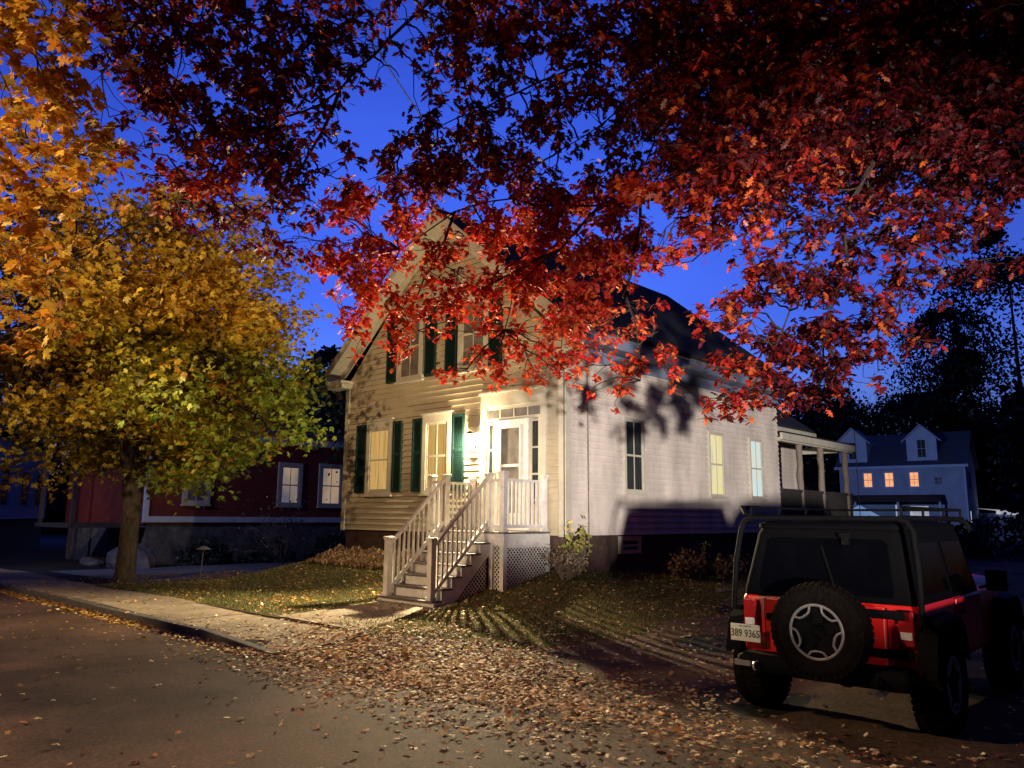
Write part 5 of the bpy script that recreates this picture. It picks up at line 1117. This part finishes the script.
# bare shrub with a few leaves, left of the house
sb = bare(-12.3, 1.7, 2.3, 'bare twiggy shrub standing between the lawn and the red house', 'twiggy_shrub', .62, 'wood', n0=17, rad=.03, depth=3, low=.05)
n = 330; pos = np.array((-12.3, 1.7, .05)) + rng.normal(size=(n, 3)) * np.array((.55, .55, .45)); leaves('foliage', BLOB, pos, rng.normal(size=(n, 3)), rng.normal(size=(n, 3)), .07, mixcol([(.3, .26, .16), (.2, .12, .08)], n), M['litter'], sb)
for i, (x, y, w_, h_) in enumerate(((-14.9, .6, .9, .8), (-14.7, 2.6, 1.0, .9), (-14.6, 5.0, 1.1, .95), (-9.6, 4.2, .9, .7))):
    z0 = ground(x, y); t = thing('evergreen_bush', 'low dark bush %s' % ('left end of the row along the red house foundation', 'second in the row along the red house foundation', 'right end of the row along the red house foundation', 'beside the left rear corner of the cream house')[i], 'bush', (x, y, z0), 0, 'low dark bushes by the red house')
    n = 1500; u = norm(rng.normal(size=(n, 3))) * rng.uniform(.5, 1, (n, 1)) ** .5; u[:, 2] = np.abs(u[:, 2]); pos = np.array((x, y, z0)) + u * np.array((w_ * .6, w_, h_))
    leaves('foliage', BLOB, pos, rng.normal(size=(n, 3)), rng.normal(size=(n, 3)), .10, mixcol([(.018, .028, .022), (.03, .045, .03)], n), M['bushleaf'], t)
    b = MB(); b.tube([(x, y, z0 - .1), (x, y, z0 + h_ * .5)], [.04, .02], 6); b.build('stem', M['darkbark'], t)
# plants against the foundation
def plant(name, label, x, y, h, r, cols, n, lf, stems=14, tm=BLOB, m='bushleaf'):
    z0 = ground(x, y); t = thing(name, label, 'plant', (x, y, z0)); b = MB(); tips = []
    for i in range(stems):
        a = random.uniform(0, 2 * pi); e = Vector((x + r * cos(a) * random.uniform(.3, 1), y + r * sin(a) * random.uniform(.3, 1), z0 + h * random.uniform(.5, 1)))
        w_ = wob((x + .05 * cos(a), y + .05 * sin(a), z0 - .02), e, 5, .08); b.tube(w_, [.008, .007, .006, .005, .004, .003], 4, False); tips += w_[2:]
    b.build('stems', M['wood'], t); tips = np.array([tuple(v) for v in tips]); idx = rng.integers(0, len(tips), n)
    pos = tips[idx] + rng.normal(0, .05, (n, 3)); leaves('foliage', tm, pos, rng.normal(size=(n, 3)), rng.normal(size=(n, 3)) + np.array((0, 0, .6)), lf * rng.uniform(.6, 1.3, n), mixcol(cols, n), M[m], t)
plant('yellowing_vine', 'yellow-green leafy shrub climbing the house corner beside the entry stairs', .16, .12, .85, .26, [(.42, .36, .08), (.26, .30, .06), (.5, .42, .14)], 260, .085)
plant('dry_hydrangea', 'dry grey-brown flower stalks below the yellowing shrub by the stairs', .22, -.25, .55, .42, [(.20, .15, .10), (.28, .22, .16), (.12, .08, .05)], 900, .045, 40, m='litter')
plant('dry_hydrangea', 'dead brown perennial clump against the brick right of the cellar window', .45, 3.1, .55, .50, [(.14, .09, .06), (.20, .14, .09), (.09, .05, .03)], 900, .06, 30, m='litter')
plant('dry_perennial', 'low dead plants along the brick farther toward the porch', .5, 4.7, .45, .6, [(.10, .06, .04), (.14, .10, .06)], 700, .06, 24, m='litter')
plant('leafy_weed', 'few pale leaves sprouting above the dead perennials by the brick', .35, 4.1, .75, .15, [(.2, .2, .08), (.14, .12, .05)], 70, .08, 6)
b = MB()
n = 9000; lx = rng.uniform(-6.9, -2.6, n); ly = -.15 - rng.random(n) ** 1.5 * .75; pos = np.stack([lx, ly, [ground(a, c) + .02 for a, c in zip(lx, ly)] + rng.random(n) * (.10 + .10 * np.sin(lx * 5) ** 2) * np.clip(1 + (ly + .1), .1, 1)], 1)
tag(leaves('dead_plant_bed', BLOB, pos, np.stack([rng.normal(0, .4, n), rng.normal(0, .4, n), np.ones(n)], 1), rng.normal(size=(n, 3)), rng.uniform(.04, .10, n), mixcol([(.26, .16, .09), (.17, .10, .06), (.34, .22, .12), (.12, .07, .04)], n), M['litter']), 'brown withered perennials along the front foundation', 'plants', kind='stuff')

# added unseen wall behind the camera, blocking the low part of the headlight beam
b = MB(); p0, p1 = Vector((12.2, -18.0, 0)), Vector((20.5, -12.0, 0)); dr = (p1 - p0).normalized()
for r_ in range(4):
    q = p0 + dr * (.2 * (r_ % 2)); 
    while (q - p0).length < (p1 - p0).length:
        L_ = random.uniform(.35, .7); z = -1.40 + r_ * .243; b.bar(q + Vector((0, 0, z + .13)), q + dr * (L_ - .02) + Vector((0, 0, z + .13 + random.uniform(-.015, .015))), .42 + random.uniform(-.05, .05)  , .236); q = q + dr * L_
tag(b.build('beam_blocker', M['stone'], bevel=.03), 'added low stone wall behind the camera that blocks the headlight beam', 'wall')

# service wire to the gable and a utility pole behind the photographer
b = MB(); w_ = []
for i in range(31):
    t = i / 30; p0 = Vector((5.6, -15.6, 9.35)); p1 = Vector((-1.3, -.36, 5.75)); q = p0 + (p1 - p0) * t; q.z -= .22 * sin(pi * t); w_.append(q)
b.tube(w_, .011, 6); tag(b.build('service_wire', M['lampmetal']), 'thin black wire slanting from the top of the sky to the gable', 'wire')

# ------------------------------------------------------------------ grass and fallen leaves
def gpts(n, x0, x1, y0, y1, keep):
    x = rng.uniform(x0, x1, n); y = rng.uniform(y0, y1, n); k = np.array([keep(a, c) for a, c in zip(x, y)]); return x[k], y[k]
def onlawn(x, y): return x < lawn_edge(y) - .05 and x > -8.3 and not (x < .02 and y > -.02) and not (PX0 < x < PX1 and y > PY) and not (-2.0 < x < -.35 and -4.8 < y < -2.2 and abs(x + 1.25 - .35 * (-(y + 2.3) / 2.5)) < .72)
x, y = gpts(120000, -8.3, 3.2, -4.78, 7, onlawn); kk = rng.random(len(x)) < np.clip(1.15 - (y + 4.8) * .06, .3, 1); x, y = x[kk], y[kk]; n = len(x)
z = np.array([ground(a, c) for a, c in zip(x, y)]) + .002
pos = np.stack([x, y, z], 1); d = np.stack([rng.normal(0, .35, n), rng.normal(0, .35, n), np.ones(n)], 1)
tag(leaves('grass', BLADE, pos, d, rng.normal(size=(n, 3)), rng.uniform(.03, .065, n), mixcol([(.11, .13, .03), (.17, .17, .045), (.24, .20, .075), (.08, .10, .025)], n), M['grass'], width=rng.uniform(.008, .014, n)),
    'short green and straw-coloured grass of the front lawn', 'grass', kind='stuff')
def surfz(x, y):
    if y < -6.13 and x < .6: return -1.246 + .05 * sst(-6.1, -9, y)
    if y < -6.1: return -1.246 + .05 * sst(-6.1, -9, y)
    if y < -4.8 and x < .78: return sidez(x, y) + .004
    if x > lawn_edge(y): return ground(x, y) + .02
    return ground(x, y) + .012
def dens(x, y):
    if (x < 0 and y > -.05 and x > -6.8) or (PX0 < x < PX1 and y > PY): return 0
    if x > 5.3 and x < 7.2 and -4.3 < y: return .03
    if y > -4.8 and x < lawn_edge(y):
        if x < -2.4: return .34 + .25 * sin(x * 2 + y * 3)
        return .22 * (1 - .6 * sst(-2.5, .5, y)) + .03 + .16 * (sin(x * 3.1 + y * 2) > .4)
    if y > -6.05 and x < .7:
        return .06 + .45 * sst(-1.5, .7, x) + .15 * (sin(x * 2.3) > .7)
    e = hypot((x - 2.6) / 2.2, (y + 5.5) / 1.25)
    core = .95 * math.exp(-e * e) ; e2 = hypot((x - 4.6) / 2.0, (y + 6.6) / .9); core = max(core, .55 * math.exp(-e2 * e2))
    if y < -6.1:
        kerb = .75 * math.exp(-((y + 6.22) / .13) ** 2) if x < .8 else 0
        core *= .35 + .65 * sst(-7.1, -6.3, y) ; return max(core, kerb, .035 + .12 * sst(-7.6, -6.2, y) * sst(-1, 3, x))
    return max(core, .16 + .18 * sst(3, -5, y))
NL = 150000
x = rng.uniform(-11, 11.5, NL); y = rng.uniform(-9.5, 4.5, NL)
dd = np.array([dens(a, c) for a, c in zip(x, y)]); patch = .5 + .5 * np.sin(x * 2.7 + 1.3 * np.sin(y * 3.1)) * np.sin(y * 4.1 + 1.7 * np.sin(x * 1.9)); k = rng.random(NL) < dd * (.28 + .75 * patch ** 1.6); x, y = x[k], y[k]
# more right in the pile at the driveway mouth
n2 = 11000; x2 = rng.normal(2.7, 1.5, n2); y2 = rng.normal(-5.35, .75, n2); patch2 = .5 + .5 * np.sin(x2 * 3.3 + 1.3 * np.sin(y2 * 2.6)) * np.sin(y2 * 5.1 + 1.7 * np.sin(x2 * 2.4)); k = (y2 > -7.0) & (y2 < -3.6) & (rng.random(n2) < .35 + .8 * patch2); x = np.concatenate([x, x2[k]]); y = np.concatenate([y, y2[k]])
n3 = 2600; x3 = rng.uniform(-11, .6, n3); y3 = rng.normal(-6.22, .09, n3); x3, y3 = x3[y3 < -6.13], y3[y3 < -6.13]; x = np.concatenate([x, x3]); y = np.concatenate([y, y3])
n = len(x); z = np.array([surfz(a, c) for a, c in zip(x, y)]) + rng.uniform(0, .025, n)
pos = np.stack([x, y, z], 1); d = np.stack([rng.normal(0, 1, n), rng.normal(0, 1, n), rng.normal(.02, .16, n)], 1); nm = np.stack([rng.normal(0, .22, n), rng.normal(0, .22, n), np.ones(n)], 1)
col = mixcol([(.52, .33, .16), (.38, .18, .08), (.68, .50, .30), (.24, .08, .04), (.80, .66, .46), (.18, .09, .05)], n, w=[.22, .20, .2, .12, .14, .12], jit=.25)
yl = (x < -2.2) & (rng.random(n) < .75); col[yl] = mixcol([(.50, .30, .06), (.42, .20, .04), (.55, .38, .10), (.34, .15, .04)], int(yl.sum()), jit=.2)
half = rng.random(n) < .5
for nm_, tm_, kk_ in (('fallen_leaves', OAK, half), ('fallen_leaves', MAPLE, ~half)):
    tag(leaves(nm_, tm_, pos[kk_], d[kk_], nm[kk_], rng.uniform(.030, .068, int(kk_.sum())), col[kk_], M['litter']), 'dry brown and tan fallen leaves littering the driveway mouth, lawn and kerb', 'fallen leaves', kind='stuff')

# ------------------------------------------------------------------ light
def lamp(name, kind, loc, power, col, **k):
    l = bpy.data.lights.new(name, kind); l.energy = power; l.color = col
    for a, c in k.items(): setattr(l, a, c)
    o = bpy.data.objects.new(name, l); C.objects.link(o); o.location = loc; return o
def aim(o, p): o.rotation_euler = (Vector(p) - o.location).to_track_quat('-Z', 'Y').to_euler()
lamp('lantern_light', 'POINT', (LX, -.30, LZ), PW['lantern'], (1, .80, .48), shadow_soft_size=.035)
lf = lamp('lantern_light', 'SPOT', (LX, -.28, LZ - .02), PW['lawn'], (1, .82, .48), shadow_soft_size=.03, spot_size=radians(138), spot_blend=.7); aim(lf, (LX + 1.2, -3.44, LZ - .5))
hl = lamp('car_headlight', 'SPOT', (27.6, -26.4, -.5), PW['head'], (1, .91, .82), shadow_soft_size=.42, spot_size=radians(PW['hcone']), spot_blend=.55); aim(hl, PW['haim'])
sl2 = lamp('street_lamp_light', 'POINT', PW['lamppos'], PW['lamp'], (1, .68, .36), shadow_soft_size=.18)
yl_ = lamp('yard_light', 'SPOT', (*cpt(20, 46), 3.5), 5200, (.45, .58, 1), shadow_soft_size=.1, spot_size=radians(60), spot_blend=.6); aim(yl_, (*cpt(34, 64), 2.5))
nl_ = lamp('far_street_lamp_light', 'SPOT', (-12.2, -10.5, 5.0), 1700, (.50, .54, 1), shadow_soft_size=.12, spot_size=radians(62), spot_blend=.6); aim(nl_, (-16.5, 2.5, 0))
sun = lamp('dusk_sun', 'SUN', (0, 0, 20), PW['sun'], (.55, .62, 1), angle=radians(60)); sun.rotation_euler = (radians(50), 0, radians(43))
w = bpy.data.worlds.new('World'); bpy.context.scene.world = w; w.use_nodes = True; nt = w.node_tree; nt.nodes.clear()
out = nt.nodes.new('ShaderNodeOutputWorld'); bg = nt.nodes.new('ShaderNodeBackground'); sky = nt.nodes.new('ShaderNodeTexSky')
sky.sky_type = 'NISHITA'; sky.sun_disc = False; sky.sun_elevation = radians(PW['sunel']); sky.sun_rotation = radians(PW['sunrot']); sky.air_density = 1.4; sky.ozone_density = 3
mx = nt.nodes.new('ShaderNodeMix'); mx.data_type = 'RGBA'; mx.blend_type = 'MULTIPLY'; mx.inputs[0].default_value = 1; mx.inputs[7].default_value = (*PW['tint'], 1)
# twilight is brighter towards the afterglow, behind the house, than overhead and behind
tc = nt.nodes.new('ShaderNodeTexCoord'); dt = nt.nodes.new('ShaderNodeVectorMath'); dt.operation = 'DOT_PRODUCT'; dt.inputs[1].default_value = (-.76, .56, .33)
mr = nt.nodes.new('ShaderNodeMapRange'); mr.inputs[1].default_value = .25; mr.inputs[2].default_value = 1.0; mr.inputs[3].default_value = .30; mr.inputs[4].default_value = 1
m3 = nt.nodes.new('ShaderNodeMix'); m3.data_type = 'RGBA'; m3.blend_type = 'MULTIPLY'; m3.inputs[0].default_value = 1
hz = nt.nodes.new('ShaderNodeTexNoise'); hz.inputs['Scale'].default_value = 2.2; hz.inputs['Detail'].default_value = 6; hm = nt.nodes.new('ShaderNodeMapping'); hm.inputs['Scale'].default_value = (1, 1, 3.2)
nt.links.new(tc.outputs['Generated'], hm.inputs['Vector']); nt.links.new(hm.outputs[0], hz.inputs['Vector'])
hr = nt.nodes.new('ShaderNodeValToRGB'); hr.color_ramp.elements[0].position = .36; hr.color_ramp.elements[0].color = (.82, .80, .88, 1); hr.color_ramp.elements[1].position = .68; hr.color_ramp.elements[1].color = (1.15, 1.08, 1.03, 1)
m4 = nt.nodes.new('ShaderNodeMix'); m4.data_type = 'RGBA'; m4.blend_type = 'MULTIPLY'; m4.inputs[0].default_value = 1
nt.links.new(tc.outputs['Generated'], dt.inputs[0]); nt.links.new(dt.outputs['Value'], mr.inputs[0]); nt.links.new(mr.outputs[0], m3.inputs[7])
nt.links.new(sky.outputs[0], m4.inputs[6]); nt.links.new(hz.outputs['Fac'], hr.inputs['Fac']); nt.links.new(hr.outputs['Color'], m4.inputs[7]); nt.links.new(m4.outputs[2], mx.inputs[6]); nt.links.new(mx.outputs[2], m3.inputs[6]); nt.links.new(m3.outputs[2], bg.inputs['Color']); bg.inputs['Strength'].default_value = PW['sky']
nt.links.new(bg.outputs[0], out.inputs[0])

# ------------------------------------------------------------------ camera
cd = bpy.data.cameras.new('camera'); cd.sensor_width = 36; cd.lens = 783.6 / 1024 * 36; cd.clip_end = 6000; cd.clip_start = .05
cam = bpy.data.objects.new('camera', cd); C.objects.link(cam)
F = Vector((-0.67738719, 0.71647717, 0.16675449)); R = Vector((0.72765779, 0.68588237, 0.00891739)); U = Vector((0.10798486, -0.12738073, 0.98595812))
cam.matrix_world = Matrix(((R.x, U.x, -F.x, 9.0497), (R.y, U.y, -F.y, -10.9931), (R.z, U.z, -F.z, .3307), (0, 0, 0, 1)))
sc = bpy.context.scene; sc.camera = cam
sc.view_settings.view_transform = 'Standard'; sc.view_settings.look = 'None'; sc.view_settings.exposure = 0; sc.view_settings.gamma = 1
sc.cycles.max_bounces = 6; sc.cycles.transparent_max_bounces = 4
sc.cycles.sample_clamp_indirect = 4
